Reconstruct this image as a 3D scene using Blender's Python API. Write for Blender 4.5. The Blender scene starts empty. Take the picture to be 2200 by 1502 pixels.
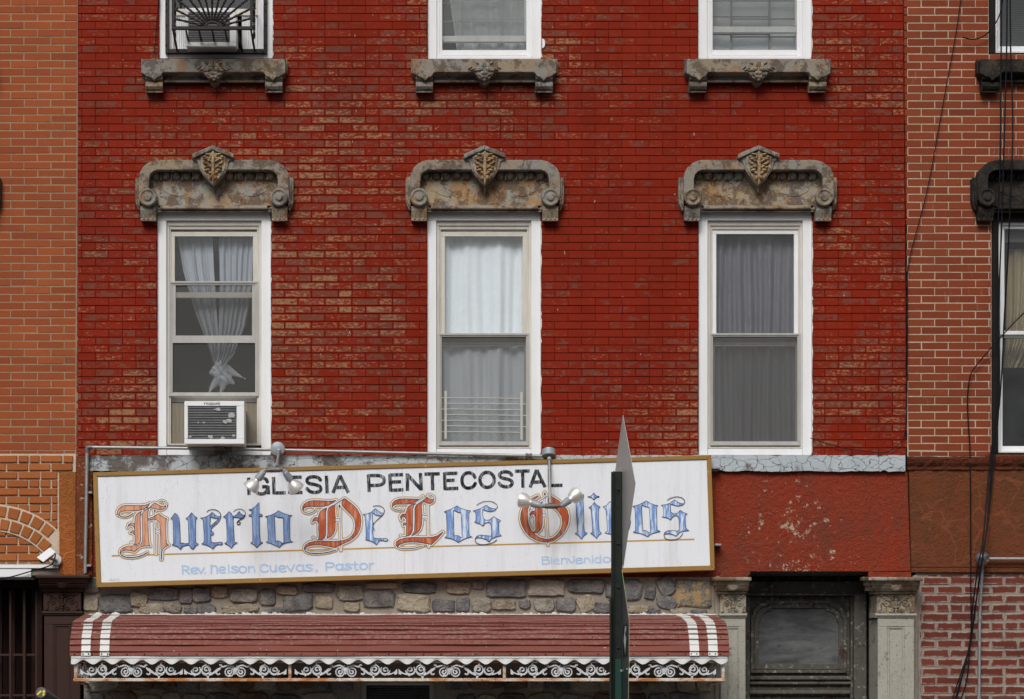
import bpy, bmesh, math, random
from mathutils import Vector, Matrix
from mathutils.geometry import tessellate_polygon
random.seed(11)
R = math.radians
scn = bpy.context.scene
COL = scn.collection

# ------------------------------------------------------------------ camera, sky, sun, exposure
S, CX, CY, HC, D = 250.0, 800.0, 1700.0, 1.6, 22.0     # facade pixels per metre, camera foot point, eye height, distance
cam = bpy.data.cameras.new('camera')
camo = bpy.data.objects.new('camera', cam); COL.objects.link(camo)
camo.location = (0, -D, HC); camo.rotation_euler = (R(90), 0, 0)
cam.sensor_width = 36; cam.sensor_fit = 'HORIZONTAL'
cam.lens = 36 * D / (2200 / S)
cam.shift_x = (1100 - CX) / 2200; cam.shift_y = (CY - 751) / 2200
cam.clip_end = 500
scn.camera = camo
w = bpy.data.worlds.new('World'); scn.world = w; w.use_nodes = True
wn = w.node_tree; bg = wn.nodes['Background']
sky = wn.nodes.new('ShaderNodeTexSky'); sky.sky_type = 'NISHITA'; sky.sun_disc = False
sky.sun_elevation = R(41); sky.sun_rotation = R(195); sky.dust_density = 4; sky.air_density = 1.0
hs = wn.nodes.new('ShaderNodeHueSaturation'); hs.inputs['Saturation'].default_value = 0.22
wn.links.new(sky.outputs[0], hs.inputs['Color'])
wtc = wn.nodes.new('ShaderNodeTexCoord'); wsp = wn.nodes.new('ShaderNodeSeparateXYZ'); wn.links.new(wtc.outputs['Generated'], wsp.inputs[0])
wmr = wn.nodes.new('ShaderNodeMapRange'); wmr.inputs['From Min'].default_value = 0; wmr.inputs['From Max'].default_value = .6; wmr.inputs['To Min'].default_value = .14; wmr.inputs['To Max'].default_value = 1.15
wn.links.new(wsp.outputs[2], wmr.inputs['Value'])
wmx = wn.nodes.new('ShaderNodeMix'); wmx.data_type = 'RGBA'; wmx.blend_type = 'MULTIPLY'; wmx.inputs[0].default_value = 1
wn.links.new(hs.outputs[0], wmx.inputs[6]); wn.links.new(wmr.outputs[0], wmx.inputs[7]); wn.links.new(wmx.outputs[2], bg.inputs[0])
bg.inputs[1].default_value = 0.092
sun = bpy.data.lights.new('sun', 'SUN'); sun.energy = 1.7; sun.angle = R(24); sun.color = (1, .97, .93)
suno = bpy.data.objects.new('sun', sun); COL.objects.link(suno)
# light comes from high up in front of the facade, a little from the left
sd = Vector((math.sin(R(195)) * math.cos(R(41)), math.cos(R(195)) * math.cos(R(41)), math.sin(R(41))))
suno.rotation_euler = sd.to_track_quat('Z', 'Y').to_euler()
scn.view_settings.view_transform = 'Standard'; scn.view_settings.look = 'None'
scn.view_settings.exposure = 0.06; scn.view_settings.gamma = 1

# ------------------------------------------------------------------ helpers
def X(px, d=0): return (px - CX) / S * (D - d) / D
def Z(py, d=0): return HC + (CY - py) / S * (D - d) / D
def P(px, py, d=0): return Vector((X(px, d), -d, Z(py, d)))
ORG = {}

class MB:
    ks = 1.0                                          # depth factor for pieces set back in a window opening
    def __init__(s): s.v = []; s.f = []; s.mi = []; s.c = []; s.m = 0; s.col = (.5, .5, .5, .5); s.k = 0
    def add(s, vs, fs, cols=None):
        n = len(s.v); s.v += [tuple(p) for p in vs]
        s.c += cols if cols else [s.col] * len(vs)
        s.f += [tuple(i + n for i in f) for f in fs]; s.mi += [s.m] * len(fs)
    def box(s, x0, x1, y0, y1, z0, z1):
        s.add([(x0,y0,z0),(x1,y0,z0),(x1,y1,z0),(x0,y1,z0),(x0,y0,z1),(x1,y0,z1),(x1,y1,z1),(x0,y1,z1)],
              [(0,1,5,4),(1,2,6,5),(2,3,7,6),(3,0,4,7),(4,5,6,7),(3,2,1,0)])
    def bx(s, px0, py0, px1, py1, d0, d1):            # box whose front face is at depth d1
        if s.ks != 1: d0, d1 = (d0*s.ks if d0 < 0 else d0), (d1*s.ks if d1 < 0 else d1)
        s.box(X(px0,d1), X(px1,d1), -d1, -d0, Z(py1,d1), Z(py0,d1))
    def ring(s, px0, py0, px1, py1, l, t, r, b, d0, d1):
        s.bx(px0, py0, px1, py0+t, d0, d1); s.bx(px0, py1-b, px1, py1, d0, d1)
        s.bx(px0, py0+t, px0+l, py1-b, d0, d1); s.bx(px1-r, py0+t, px1, py1-b, d0, d1)
    def quad(s, a, b, c, d): s.add([a,b,c,d], [(0,1,2,3)])
    def prism(s, pts, d0, d1, shrink=0):
        n = len(pts)
        ar = sum(pts[i][0]*pts[(i+1)%n][1]-pts[(i+1)%n][0]*pts[i][1] for i in range(n))
        if ar > 0: pts = pts[::-1]
        f = [P(x,y,d1) for x,y in pts]; b = [Vector((p.x,-d0,p.z)) for p in f]
        s.add(f+b, [tuple(range(n)), tuple(range(2*n-1,n-1,-1))]+[(i,i+n,(i+1)%n+n,(i+1)%n) for i in range(n)])
    def xprof(s, px0, px1, prof):                     # profile [(d,py)] swept along x
        dm = max(d for d,_ in prof); xa, xb = X(px0,dm), X(px1,dm); n = len(prof)
        a = [(xa,-d,Z(y,d)) for d,y in prof]; b = [(xb,-d,Z(y,d)) for d,y in prof]
        s.add(a+b, [tuple(range(n)), tuple(range(2*n-1,n-1,-1))]+[(i,(i+1)%n,(i+1)%n+n,i+n) for i in range(n)])
    def tube(s, pts, r, n=8, cap=True):
        pts = [Vector(p) for p in pts]; N = len(pts)
        rs = r if isinstance(r, (list,tuple)) else [r]*N
        t0 = (pts[1]-pts[0]).normalized(); u = t0.orthogonal().normalized()
        vs = []
        for i,p in enumerate(pts):
            t = (pts[min(i+1,N-1)]-pts[max(i-1,0)]).normalized()
            u = (u - t*u.dot(t)).normalized(); w_ = t.cross(u)
            vs += [p+(u*math.cos(2*math.pi*k/n)+w_*math.sin(2*math.pi*k/n))*rs[i] for k in range(n)]
        fs = [(i*n+k, i*n+(k+1)%n, (i+1)*n+(k+1)%n, (i+1)*n+k) for i in range(N-1) for k in range(n)]
        if cap: fs += [tuple(range(n-1,-1,-1)), tuple(range((N-1)*n, N*n))]
        s.add(vs, fs)
    def lathe(s, o, ax, prof, n=20):
        ax = Vector(ax).normalized(); o = Vector(o)
        u = ax.orthogonal().normalized(); w_ = ax.cross(u); N = len(prof)
        vs = [o+ax*t+(u*math.cos(2*math.pi*k/n)+w_*math.sin(2*math.pi*k/n))*max(r,1e-4) for t,r in prof for k in range(n)]
        s.add(vs, [(i*n+k, i*n+(k+1)%n, (i+1)*n+(k+1)%n, (i+1)*n+k) for i in range(N-1) for k in range(n)]+[tuple(range(n-1,-1,-1)), tuple(range((N-1)*n, N*n))])
    def ball(s, c, rx, ry=None, rz=None, n=10, m=7, rot=0):
        ry = ry or rx; rz = rz or rx; c = Vector(c); vs = []
        cr, sr = math.cos(rot), math.sin(rot)
        for j in range(m+1):
            th = math.pi*j/m
            for i in range(n):
                ph = 2*math.pi*i/n
                x, y, z = rx*math.sin(th)*math.cos(ph), ry*math.sin(th)*math.sin(ph), rz*math.cos(th)
                vs.append(c+Vector((x*cr-z*sr, y, x*sr+z*cr)))
        s.add(vs, [(j*n+i, j*n+(i+1)%n, (j+1)*n+(i+1)%n, (j+1)*n+i) for j in range(m) for i in range(n)])
    # flat paint layers
    def _d(s): s.k += 1; return (s.k % 40)*2.5e-5
    def fill(s, loops, d):
        d += s._d(); l3 = [[Vector((x,-y,0)) for x,y in L] for L in loops]
        flat = [p for L in loops for p in L]
        s.add([P(x,y,d) for x,y in flat], [t for t in tessellate_polygon(l3)])
    def ribbon(s, pts, wd, d, closed=False, caps=True):
        if closed: pts = list(pts)+[pts[0]]
        h = wd/2
        for i,(a,b) in enumerate(zip(pts, pts[1:])):
            dx, dy = b[0]-a[0], b[1]-a[1]; L = math.hypot(dx,dy)
            if L < 1e-6: continue
            nx, ny = -dy/L*h, dx/L*h; dd = d+s._d()
            s.add([P(a[0]+nx,a[1]+ny,dd),P(b[0]+nx,b[1]+ny,dd),P(b[0]-nx,b[1]-ny,dd),P(a[0]-nx,a[1]-ny,dd)], [(0,1,2,3)])
        for i,a in enumerate(pts):
            if not caps and i in (0, len(pts)-1): continue
            dd = d+s._d()
            s.add([P(a[0]+h*math.cos(k*math.pi/5),a[1]+h*math.sin(k*math.pi/5),dd) for k in range(10)], [tuple(range(10))])
    def build(s, name, mats, parent=None, smooth=False, bevel=0, origin=None, recalc=True, seg=1):
        o_ = Vector(ORG[parent.name]) if parent else Vector(origin or (0,0,0))
        me = bpy.data.meshes.new(name)
        me.from_pydata([(a-o_.x,b-o_.y,c-o_.z) for a,b,c in s.v], [], s.f)
        mats = mats if isinstance(mats,(list,tuple)) else [mats]
        for m in mats: me.materials.append(m)
        me.polygons.foreach_set('material_index', s.mi)
        at = me.attributes.new('bk', 'FLOAT_COLOR', 'POINT')
        at.data.foreach_set('color', [q for c in s.c for q in c])
        if recalc:
            bm = bmesh.new(); bm.from_mesh(me); bmesh.ops.recalc_face_normals(bm, faces=bm.faces); bm.to_mesh(me); bm.free()
        if smooth:
            me.polygons.foreach_set('use_smooth', [True]*len(me.polygons))
            me.set_sharp_from_angle(angle=R(42))
        o = bpy.data.objects.new(name, me); COL.objects.link(o)
        if parent: o.parent = parent
        else: o.location = o_
        ORG[o.name] = tuple(o_)
        if bevel:
            b = o.modifiers.new('bevel','BEVEL'); b.width = bevel; b.segments = seg; b.limit_method = 'ANGLE'; b.angle_limit = R(35)
            b.harden_normals = False
        return o

def thing(name, label, cat, loc, group=None):
    o = bpy.data.objects.new(name, None); COL.objects.link(o); o.location = loc; o.empty_display_size = .2
    o['label'] = label; o['category'] = cat
    if group: o['group'] = group
    ORG[o.name] = tuple(loc); return o
def tag(o, label, cat, group=None):
    o['label'] = label; o['category'] = cat
    if group: o['group'] = group
    return o
def copy_part(o, dx, dz=0, parent=None):                # a part and its sub-parts moved along the wall
    c = o.copy(); COL.objects.link(c); c.parent = parent or o.parent
    c.location = o.location + Vector((dx,0,dz)); ORG[c.name] = ORG[o.name]
    for ch in o.children:
        k = ch.copy(); COL.objects.link(k); k.parent = c; ORG[k.name] = ORG[ch.name]
    return c
def smoothpath(pts, it=2):
    pts = [Vector(p) for p in pts]
    for _ in range(it):
        q = [pts[0]]
        for a,b in zip(pts, pts[1:]): q += [a*.75+b*.25, a*.25+b*.75]
        q.append(pts[-1]); pts = q
    return pts

# ------------------------------------------------------------------ materials
class G:
    def __init__(s, name, rough=.7, spec=.3, metal=0):
        s.mat = bpy.data.materials.new(name); s.mat.use_nodes = True; s.t = s.mat.node_tree
        s.b = s.t.nodes['Principled BSDF']; s.out = s.t.nodes['Material Output']
        s.b.inputs['Roughness'].default_value = rough; s.b.inputs['Metallic'].default_value = metal
        s.b.inputs['Specular IOR Level'].default_value = spec
        tc = s.n('ShaderNodeTexCoord'); oi = s.n('ShaderNodeObjectInfo')
        mu = s.n('ShaderNodeMath'); mu.operation = 'MULTIPLY'; s.l(oi.outputs['Random'], mu.inputs[0]); mu.inputs[1].default_value = 31.7
        ad = s.n('ShaderNodeVectorMath'); ad.operation = 'ADD'; s.l(tc.outputs['Object'], ad.inputs[0]); s.l(mu.outputs[0], ad.inputs[1])
        s.v = ad.outputs[0]
    def n(s, t): return s.t.nodes.new(t)
    def l(s, a, b): s.t.links.new(a, b)
    def put(s, sock, v):
        if hasattr(v, 'is_linked'): s.l(v, sock)
        else:
            if isinstance(v, (tuple,list)) and len(v) == 3 and sock.type == 'RGBA': v = (*v, 1)
            sock.default_value = v
    def map(s, sc, vec=None):
        m = s.n('ShaderNodeMapping'); s.l(vec or s.v, m.inputs[0]); m.inputs['Scale'].default_value = sc; return m.outputs[0]
    def noise(s, scale, detail=5, rough=.55, sc=None, dist=0, vec=None):
        n = s.n('ShaderNodeTexNoise'); n.inputs['Scale'].default_value = scale; n.inputs['Detail'].default_value = detail
        n.inputs['Roughness'].default_value = rough; n.inputs['Distortion'].default_value = dist
        s.l(s.map(sc, vec) if sc else (vec or s.v), n.inputs['Vector']); return n.outputs[0]
    def voro(s, scale, feat='DISTANCE_TO_EDGE', sc=None, warp=0):
        n = s.n('ShaderNodeTexVoronoi'); n.feature = feat; n.inputs['Scale'].default_value = scale
        v = s.map(sc) if sc else s.v
        if warp:
            nz = s.n('ShaderNodeTexNoise'); nz.inputs['Scale'].default_value = scale*1.3; s.l(v, nz.inputs['Vector'])
            mm = s.n('ShaderNodeVectorMath'); mm.operation = 'MULTIPLY_ADD'; s.l(nz.outputs['Color'], mm.inputs[0])
            mm.inputs[1].default_value = (warp,)*3; s.l(v, mm.inputs[2]); v = mm.outputs[0]
        s.l(v, n.inputs['Vector']); return n.outputs[0]
    def ramp(s, f, stops, interp='LINEAR'):
        r = s.n('ShaderNodeValToRGB'); s.put(r.inputs[0], f); e = r.color_ramp; e.interpolation = interp
        while len(e.elements) < len(stops): e.elements.new(.5)
        for q,(p,c) in zip(e.elements, stops):
            q.position = p; q.color = (c,c,c,1) if not isinstance(c,(tuple,list)) else (*c[:3],1)
        return r.outputs[0]
    def step(s, f, a, b): return s.ramp(f, [(a,0.),(b,1.)] if a < b else [(b,1.),(a,0.)])
    def mix(s, f, a, b, blend='MIX'):
        m = s.n('ShaderNodeMix'); m.data_type = 'RGBA'; m.blend_type = blend
        s.put(m.inputs[0], f); s.put(m.inputs[6], a); s.put(m.inputs[7], b); return m.outputs[2]
    def m(s, op, a, b=0., c=0., clamp=False):
        m = s.n('ShaderNodeMath'); m.operation = op; m.use_clamp = clamp
        for i,q in enumerate((a,b,c)): s.put(m.inputs[i], q)
        return m.outputs[0]
    def attr(s):
        a = s.n('ShaderNodeAttribute'); a.attribute_name = 'bk'
        sp = s.n('ShaderNodeSeparateColor'); s.l(a.outputs['Color'], sp.inputs[0])
        return sp.outputs[0], sp.outputs[1], sp.outputs[2], a.outputs['Alpha'], a.outputs['Color']
    def color(s, c): s.put(s.b.inputs['Base Color'], c); return s
    def rough(s, c): s.put(s.b.inputs['Roughness'], c); return s
    def bump(s, h, st=.4, dist=.004):
        b = s.n('ShaderNodeBump'); b.inputs['Strength'].default_value = st; b.inputs['Distance'].default_value = dist
        s.put(b.inputs['Height'], h); s.l(b.outputs[0], s.b.inputs['Normal']); return s

def plain(name, col, rough=.6, spec=.3, metal=0, dirt=.25, dscale=6, dcol=None, bump=.15, sc=None):
    g = G(name, rough, spec, metal)
    n = g.noise(dscale, 6, .6, sc=sc); dc = dcol or tuple(c*.55 for c in col)
    c = g.mix(g.m('MULTIPLY', g.step(n,.35,.8), dirt), col, dc)
    f = g.noise(dscale*14, 3, .6, sc=sc)
    c = g.mix(g.m('MULTIPLY', g.step(f,.62,.75), dirt*.6), c, dc)
    g.color(c); g.bump(f, bump, .002); return g.mat

def edge_mask(g, u, v, wu, wv):
    a = g.m('MULTIPLY', g.m('MINIMUM', u, g.m('SUBTRACT',1.,u)), 1/wu)
    b = g.m('MULTIPLY', g.m('MINIMUM', v, g.m('SUBTRACT',1.,v)), 1/wv)
    return g.m('MINIMUM', g.m('MINIMUM', a, b), 1., clamp=True)

def red_brick():
    g = G('red_painted_brick', .75, .04)
    r1, r2, u, v, _ = g.attr()
    em = edge_mask(g, u, v, .08, .25)
    big = g.noise(.55, 3, .5)
    z = g.n('ShaderNodeSeparateXYZ'); g.l(g.v, z.inputs[0])
    n1 = g.noise(12, 8, .70, sc=(1,1,1.8), dist=.15)
    # worn to an older brown paint: depends on the brick, the region and ragged noise
    th = g.m('ADD', g.m('ADD', n1, g.m('MULTIPLY', r1, .14)), g.m('MULTIPLY', big, .42))
    worn = g.m('MULTIPLY', g.step(th, .80, .85), g.step(em, .25, .6))
    n2 = g.noise(24, 8, .76, sc=(1,1,2.2), dist=.1)
    th2 = g.m('ADD', g.m('ADD', n2, g.m('MULTIPLY', r2, .14)), g.m('MULTIPLY', big, .50))
    tan = g.m('MULTIPLY', g.step(th2, .905, .95), g.step(em, .3, .7))
    hue = g.mix(g.noise(1.1, 3), (.238,.0195,.0060), (.180,.0155,.0068))
    hue = g.mix(g.m('MULTIPLY', r2, .35), hue, (.250,.026,.011))
    hue = g.mix(g.m('MULTIPLY', g.step(g.noise(2.3,5,.6,sc=(1,1,.5)),.5,.75), .5), hue, (.19,.018,.012))
    brn = g.mix(g.noise(5,4), (.175,.046,.028), (.165,.060,.044))
    c = g.mix(worn, hue, brn)
    tn = g.mix(g.noise(40,3), (.40,.25,.125), (.25,.125,.07))
    c = g.mix(g.m('MULTIPLY', tan, .8), c, tn)
    c = g.mix(g.m('MULTIPLY', g.step(g.noise(2.6,5,.65,sc=(1,1,.14)),.48,.70), .42), c, g.mix(.5, c, (.02,.008,.006)))
    c = g.mix(g.m('MULTIPLY', g.step(g.noise(24,6,.75),.56,.68), .35), c, (.10,.014,.009))
    sp = g.m('MULTIPLY', g.step(g.noise(34,2,.5,sc=(1.3,1,.45)), .765, .785), .8)
    c = g.mix(sp, c, (.55,.45,.38))
    g.color(c)
    h = g.m('ADD', g.m('MULTIPLY', worn, -.5), g.m('MULTIPLY', g.noise(55,4,.6), .6))
    g.bump(h, .45, .0025); g.rough(g.m('ADD', .5, g.m('MULTIPLY', worn, .3)))
    return g.mat
def orange_brick(name, a, b, stain):
    g = G(name, .8, .10); r1, r2, u, v, _ = g.attr()
    c = g.mix(r1, a, b); c = g.mix(g.m('MULTIPLY', g.step(r2,.80,.95),.25), c, tuple(q*.6 for q in b)); c = g.mix(g.m('MULTIPLY', g.step(g.noise(.8,4,.6,sc=(1,1,.5)),.46,.62),.35), c, tuple(q*.62 for q in a)); c = g.mix(g.m('MULTIPLY', g.step(g.noise(3,5,.6),.45,.75),.5), c, stain)
    c = g.mix(g.m('MULTIPLY', g.step(g.noise(28,6,.7,sc=(1,1,2)),.55,.75),.45), c, tuple(q*.55 for q in b))
    c = g.mix(g.m('MULTIPLY', g.step(g.noise(9,4,.6,sc=(3,1,.6)),.66,.8),.35), c, (.5,.33,.25))
    g.color(c); g.bump(g.noise(60,5,.6), .4, .002); return g.mat
def coarse_brick():
    g = G('faded_red_brick', .9, .08); r1, r2, u, v, _ = g.attr()
    c = g.mix(r1, (.165,.040,.026), (.115,.030,.021)); c = g.mix(g.m('MULTIPLY', g.step(g.noise(3,5,.6),.45,.75),.5), c, (.20,.07,.05))
    a = g.m('MINIMUM', g.m('MULTIPLY', g.m('MINIMUM', u, g.m('SUBTRACT',1.,u)), 3.6), g.m('MINIMUM', v, g.m('SUBTRACT',1.,v)))
    k = g.m('ADD', a, g.m('MULTIPLY', g.m('SUBTRACT', g.noise(17,6,.7), .5), .55))
    c = g.mix(g.step(k, .045, .015), c, (.36,.29,.25)); c = g.mix(g.m('MULTIPLY', g.step(k,.20,.03), .16), c, (.36,.26,.22))
    c = g.mix(g.m('MULTIPLY', g.step(g.noise(28,6,.7),.52,.7),.4), c, (.08,.022,.016))
    g.color(c); g.bump(g.noise(50,5,.65), .6, .004); return g.mat
def mortar(name, col, sc=50):
    g = G(name, .9, .1); col = tuple(col); c = g.mix(g.noise(sc,5,.65), tuple(q*.65 for q in col), tuple(min(q*1.15,1) for q in col)); g.color(c)
    c = g.mix(g.m('MULTIPLY', g.step(g.noise(4,6,.7),.48,.66),.55), c, tuple(q*.45 for q in col)); g.color(c)
    g.bump(g.noise(sc*2,4,.6), .5, .003); return g.mat
def rusty(name, base, brown, orange, tan, k=0.):
    g = G(name, .85, .2)
    n1 = g.noise(6, 9, .70, sc=(1,1,.8)); n2 = g.noise(9, 10, .75); n3 = g.noise(2.6, 7, .68, sc=(1,1,.7))
    n4 = g.noise(50, 4, .7); r_ = g.noise(3.1, 3, .5)
    c = g.mix(g.step(n3,.42,.58), base, tan)
    c = g.mix(g.m('MULTIPLY', g.step(n1,.53-k,.60-k), .65), c, orange)
    nb = g.m('ADD', n2, g.m('MULTIPLY', r_, .35))
    c = g.mix(g.m('MULTIPLY', g.step(nb,.685-k,.74-k), .75), c, brown)
    c = g.mix(g.m('MULTIPLY', g.step(n4,.58,.66), .5), c, tuple(q*.45 for q in brown))
    c = g.mix(g.m('MULTIPLY', g.step(n4,.40,.33), .45), c, tuple(min(1,q*1.6) for q in tan))
    g.color(c); g.bump(g.m('ADD', g.m('MULTIPLY', g.step(nb,.68-k,.74-k),-.6), g.m('MULTIPLY', n4,.6)), .7, .005); return g.mat
def peeling():
    g = G('cracked_grey_paint', .8, .2)
    e = g.voro(8.5, sc=(1,1,1.5), warp=.10); cr = g.step(e, .003, .017)
    e2 = g.voro(21, sc=(1,1,1.2), warp=.08); cr2 = g.step(e2, .0, .022)
    reg = g.step(g.noise(2.6,8,.72), .43, .50)
    paint = g.mix(g.noise(4,4), (.33,.375,.41), (.52,.555,.58))
    bare = g.mix(g.noise(9,6,.7), (.17,.155,.145), (.09,.065,.055))
    c = g.mix(reg, bare, g.mix(cr, (.05,.045,.045), g.mix(cr2, g.mix(.35,paint,(.08,.08,.08)), paint)))
    c = g.mix(g.step(g.noise(16,6,.7), .64, .68), c, (.13,.08,.06))
    g.color(c); g.bump(g.m('MULTIPLY', g.m('ADD', cr, g.m('MULTIPLY', reg, .8)), 1.), .8, .008); return g.mat
def stucco(name, a, b, chip, c0=.0, bs=1.):
    g = G(name, .85, .10)
    c = g.mix(g.noise(2.2,6,.6), a, b)
    c = g.mix(g.m('MULTIPLY', g.step(g.noise(4,6,.7,sc=(1,1,.45)), .46,.66), .6), c, (b[0]*.62,b[1]*1.0,b[2]*1.15))
    f = g.noise(85,3,.6)
    if chip:
        sx_ = g.n('ShaderNodeSeparateXYZ'); tc_ = g.n('ShaderNodeTexCoord'); g.l(tc_.outputs['Object'], sx_.inputs[0]); reg = g.m('MULTIPLY', g.step(g.noise(1.7,3,.5), .40, .62), g.ramp(g.m('MULTIPLY', sx_.outputs[0], .25), [(.30,0.),(.5,1.),(.72,.9),(.86,.25)]))
        k = g.m('ADD', g.noise(15,9,.80), g.m('MULTIPLY', reg, .13))
        m_ = g.step(k, .722-c0, .738-c0); c = g.mix(m_, c, chip)
        c = g.mix(g.m('MULTIPLY', g.step(g.noise(60,2,.5), .70,.76), .55), c, (.36,.24,.19))
    else:
        e = g.voro(2.6, warp=.35); c = g.mix(g.m('MULTIPLY', g.m('MULTIPLY', g.step(e,.028,.0), .40), g.step(g.noise(1.6,3),.40,.6)), c, tuple(min(1,q*1.9) for q in a))
    g.color(c); g.bump(g.m('ADD', f, g.m('MULTIPLY', g.noise(26,6,.65), 2.0)), 1.0*bs, .012); return g.mat
def stone():
    g = G('veneer_stone', .85, .08); _,_,_,al,col = g.attr()
    n = g.noise(9,7,.7); n2 = g.noise(38,5,.7)
    c = g.mix(g.step(n,.3,.7), g.mix(.35, col, (0,0,0)), g.mix(.20, col, (.9,.8,.65)))
    c = g.mix(g.m('MULTIPLY', g.step(n2,.56,.7), .55), c, (.04,.038,.036))
    # flaking buff coat on some stones
    fl = g.m('MULTIPLY', g.step(g.noise(11,7,.72), .48,.53), g.step(al,.6,.61)); c = g.mix(fl, c, (.36,.25,.13))
    g.color(c); g.bump(g.m('ADD', n, g.m('MULTIPLY', n2, .5)), 1., .03); return g.mat
def curtain_mat(name, col, tr=.35):
    g = G(name, .9, .1); c = g.mix(g.noise(30,3,.6), col, tuple(q*.9 for q in col)); g.color(c)
    t = g.n('ShaderNodeBsdfTranslucent'); g.put(t.inputs[0], (*col,1)); m = g.n('ShaderNodeMixShader'); m.inputs[0].default_value = tr
    g.l(g.b.outputs[0], m.inputs[1]); g.l(t.outputs[0], m.inputs[2]); g.l(m.outputs[0], g.out.inputs[0]); return g.mat
def sheer_mat(name, col, a):
    g = G(name, .9, .1); g.color(col)
    t = g.n('ShaderNodeBsdfTransparent'); m = g.n('ShaderNodeMixShader'); m.inputs[0].default_value = a
    g.l(t.outputs[0], m.inputs[1]); g.l(g.b.outputs[0], m.inputs[2]); g.l(m.outputs[0], g.out.inputs[0]); return g.mat
def glass_mat(name, haze=.03, tint=(.975,.985,.99)):
    g = G(name, .3, .3); t = g.n('ShaderNodeBsdfTransparent'); t.inputs[0].default_value = (*tint,1)
    gl = g.n('ShaderNodeBsdfGlossy'); gl.inputs['Roughness'].default_value = .02
    lw = g.n('ShaderNodeLayerWeight'); lw.inputs[0].default_value = .5
    fr = g.m('ADD', .04, g.m('MULTIPLY', g.m('POWER', lw.outputs['Facing'], 5.), .9))
    m = g.n('ShaderNodeMixShader'); g.put(m.inputs[0], g.m('MULTIPLY', fr, 1.3, clamp=True)); g.l(t.outputs[0], m.inputs[1])   # double glazing
    g.l(gl.outputs[0], m.inputs[2])
    g.color((.55,.57,.6)); m2 = g.n('ShaderNodeMixShader')
    g.put(m2.inputs[0], g.m('MULTIPLY', g.step(g.noise(5,6,.7),.2,.9), haze*2))       # dusty film
    g.l(m.outputs[0], m2.inputs[1]); g.l(g.b.outputs[0], m2.inputs[2]); g.l(m2.outputs[0], g.out.inputs[0]); return g.mat

M = {}
M['red'] = red_brick()
g_ = G('dark_red_joint', .9, .05); g_.color(g_.mix(g_.step(g_.noise(7,5,.65),.44,.60), (.030,.006,.004), (.17,.013,.006))); M['redmortar'] = g_.mat
M['orangeL'] = orange_brick('orange_brick', (.345,.088,.030), (.275,.066,.025), (.23,.07,.032))
M['mortarL'] = mortar('buff_mortar', (.34,.25,.165))
M['orangeR'] = orange_brick('terracotta_brick', (.245,.056,.022), (.19,.043,.019), (.215,.062,.032))
M['mortarR'] = mortar('cream_mortar', (.50,.40,.30))
M['coarse'] = coarse_brick()
M['mortarC'] = mortar('gritty_mortar', (.31,.262,.225), 35)
M['ochre'] = orange_brick('ochre_painted_brick', (.42,.145,.042), (.35,.105,.034), (.30,.08,.026))
M['mortarO'] = mortar('white_mortar', (.62,.50,.38))
M['ochst'] = stucco('ochre_stucco', (.42,.135,.036), (.33,.095,.028), None)
M['ochst2'] = stucco('worn_ochre_stucco', (.25,.068,.022), (.19,.05,.02), (.5,.42,.36), .12)
M['rust'] = rusty('weathered_iron_paint', (.235,.225,.205), (.085,.058,.044), (.25,.135,.065), (.285,.225,.155))
M['rustface'] = rusty('rusty_iron_panel', (.285,.28,.255), (.10,.055,.036), (.36,.175,.060), (.37,.28,.165), .02)
M['rustcarve'] = rusty('rusted_leaf_carving', (.30,.185,.09), (.10,.05,.032), (.36,.16,.05), (.40,.29,.17))
M['blackstone'] = rusty('sooty_black_stone', (.020,.018,.016), (.011,.010,.009), (.022,.017,.014), (.055,.043,.033), .02)
M['brownpaint'] = plain('chocolate_brown_paint', (.040,.018,.013), .55, .2, dirt=.4, dscale=9)
M['peel'] = peeling()
M['redst'] = stucco('red_stucco', (.31,.038,.015), (.225,.052,.030), (.50,.41,.31), .03, 1.1)
M['brownst'] = stucco('brown_stucco', (.185,.060,.026), (.15,.047,.021), None)
M['brownledge'] = stucco('brown_sandstone', (.16,.045,.022), (.12,.032,.017), None, 0, 1.8)
M['stone'] = stone()
M['stonemortar'] = mortar('grey_buff_mortar', (.30,.262,.212), 22)
M['white'] = plain('white_vinyl', (.80,.81,.83), .45, .4, dirt=.22, dscale=5, dcol=(.50,.46,.40), bump=.05, sc=(2,1,.5))
M['offwhite'] = plain('aged_vinyl', (.62,.59,.53), .5, .35, dirt=.45, dscale=5, dcol=(.36,.31,.25), bump=.08, sc=(2,1,.6))
M['greyframe'] = plain('grey_aluminium_frame', (.44,.43,.41), .5, .4, dirt=.45, dscale=7, dcol=(.22,.21,.19), sc=(2,1,.6))
M['blackpaint'] = plain('black_frame_paint', (.010,.009,.009), .6, .15, dirt=.3, dcol=(.035,.018,.013))
M['glass'] = glass_mat('window_glass', .022)
M['glassclean'] = glass_mat('clear_window_glass', .022)
M['screen'] = sheer_mat('insect_screen', (.17,.168,.16), .23)
M['curtW'] = curtain_mat('white_curtain_cloth', (.90,.95,.985), .05)
M['curtG'] = curtain_mat('grey_lilac_curtain_cloth', (.20,.198,.222), .08)
M['curtS'] = sheer_mat('sheer_white_voile', (.74,.79,.86), .52)
M['curtP'] = curtain_mat('pale_grey_curtain_cloth', (.56,.60,.60), .08)
M['gold_cl'] = curtain_mat('gold_satin_cloth', (.40,.33,.20), .2)
M['dark'] = plain('dark_interior', (.05,.048,.048), .9, .1)
M['accordion'] = plain('beige_pleated_vinyl', (.42,.38,.31), .6, .3, dirt=.3)
M['acwhite'] = plain('white_enamel', (.80,.81,.82), .35, .45, dirt=.12, dscale=8)
M['acdark'] = plain('dark_fins', (.045,.046,.05), .5, .4, metal=.2, dcol=(.2,.2,.2), dirt=.3, dscale=16)
M['acrib'] = plain('grey_louvre', (.30,.31,.32), .5, .4)
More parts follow.
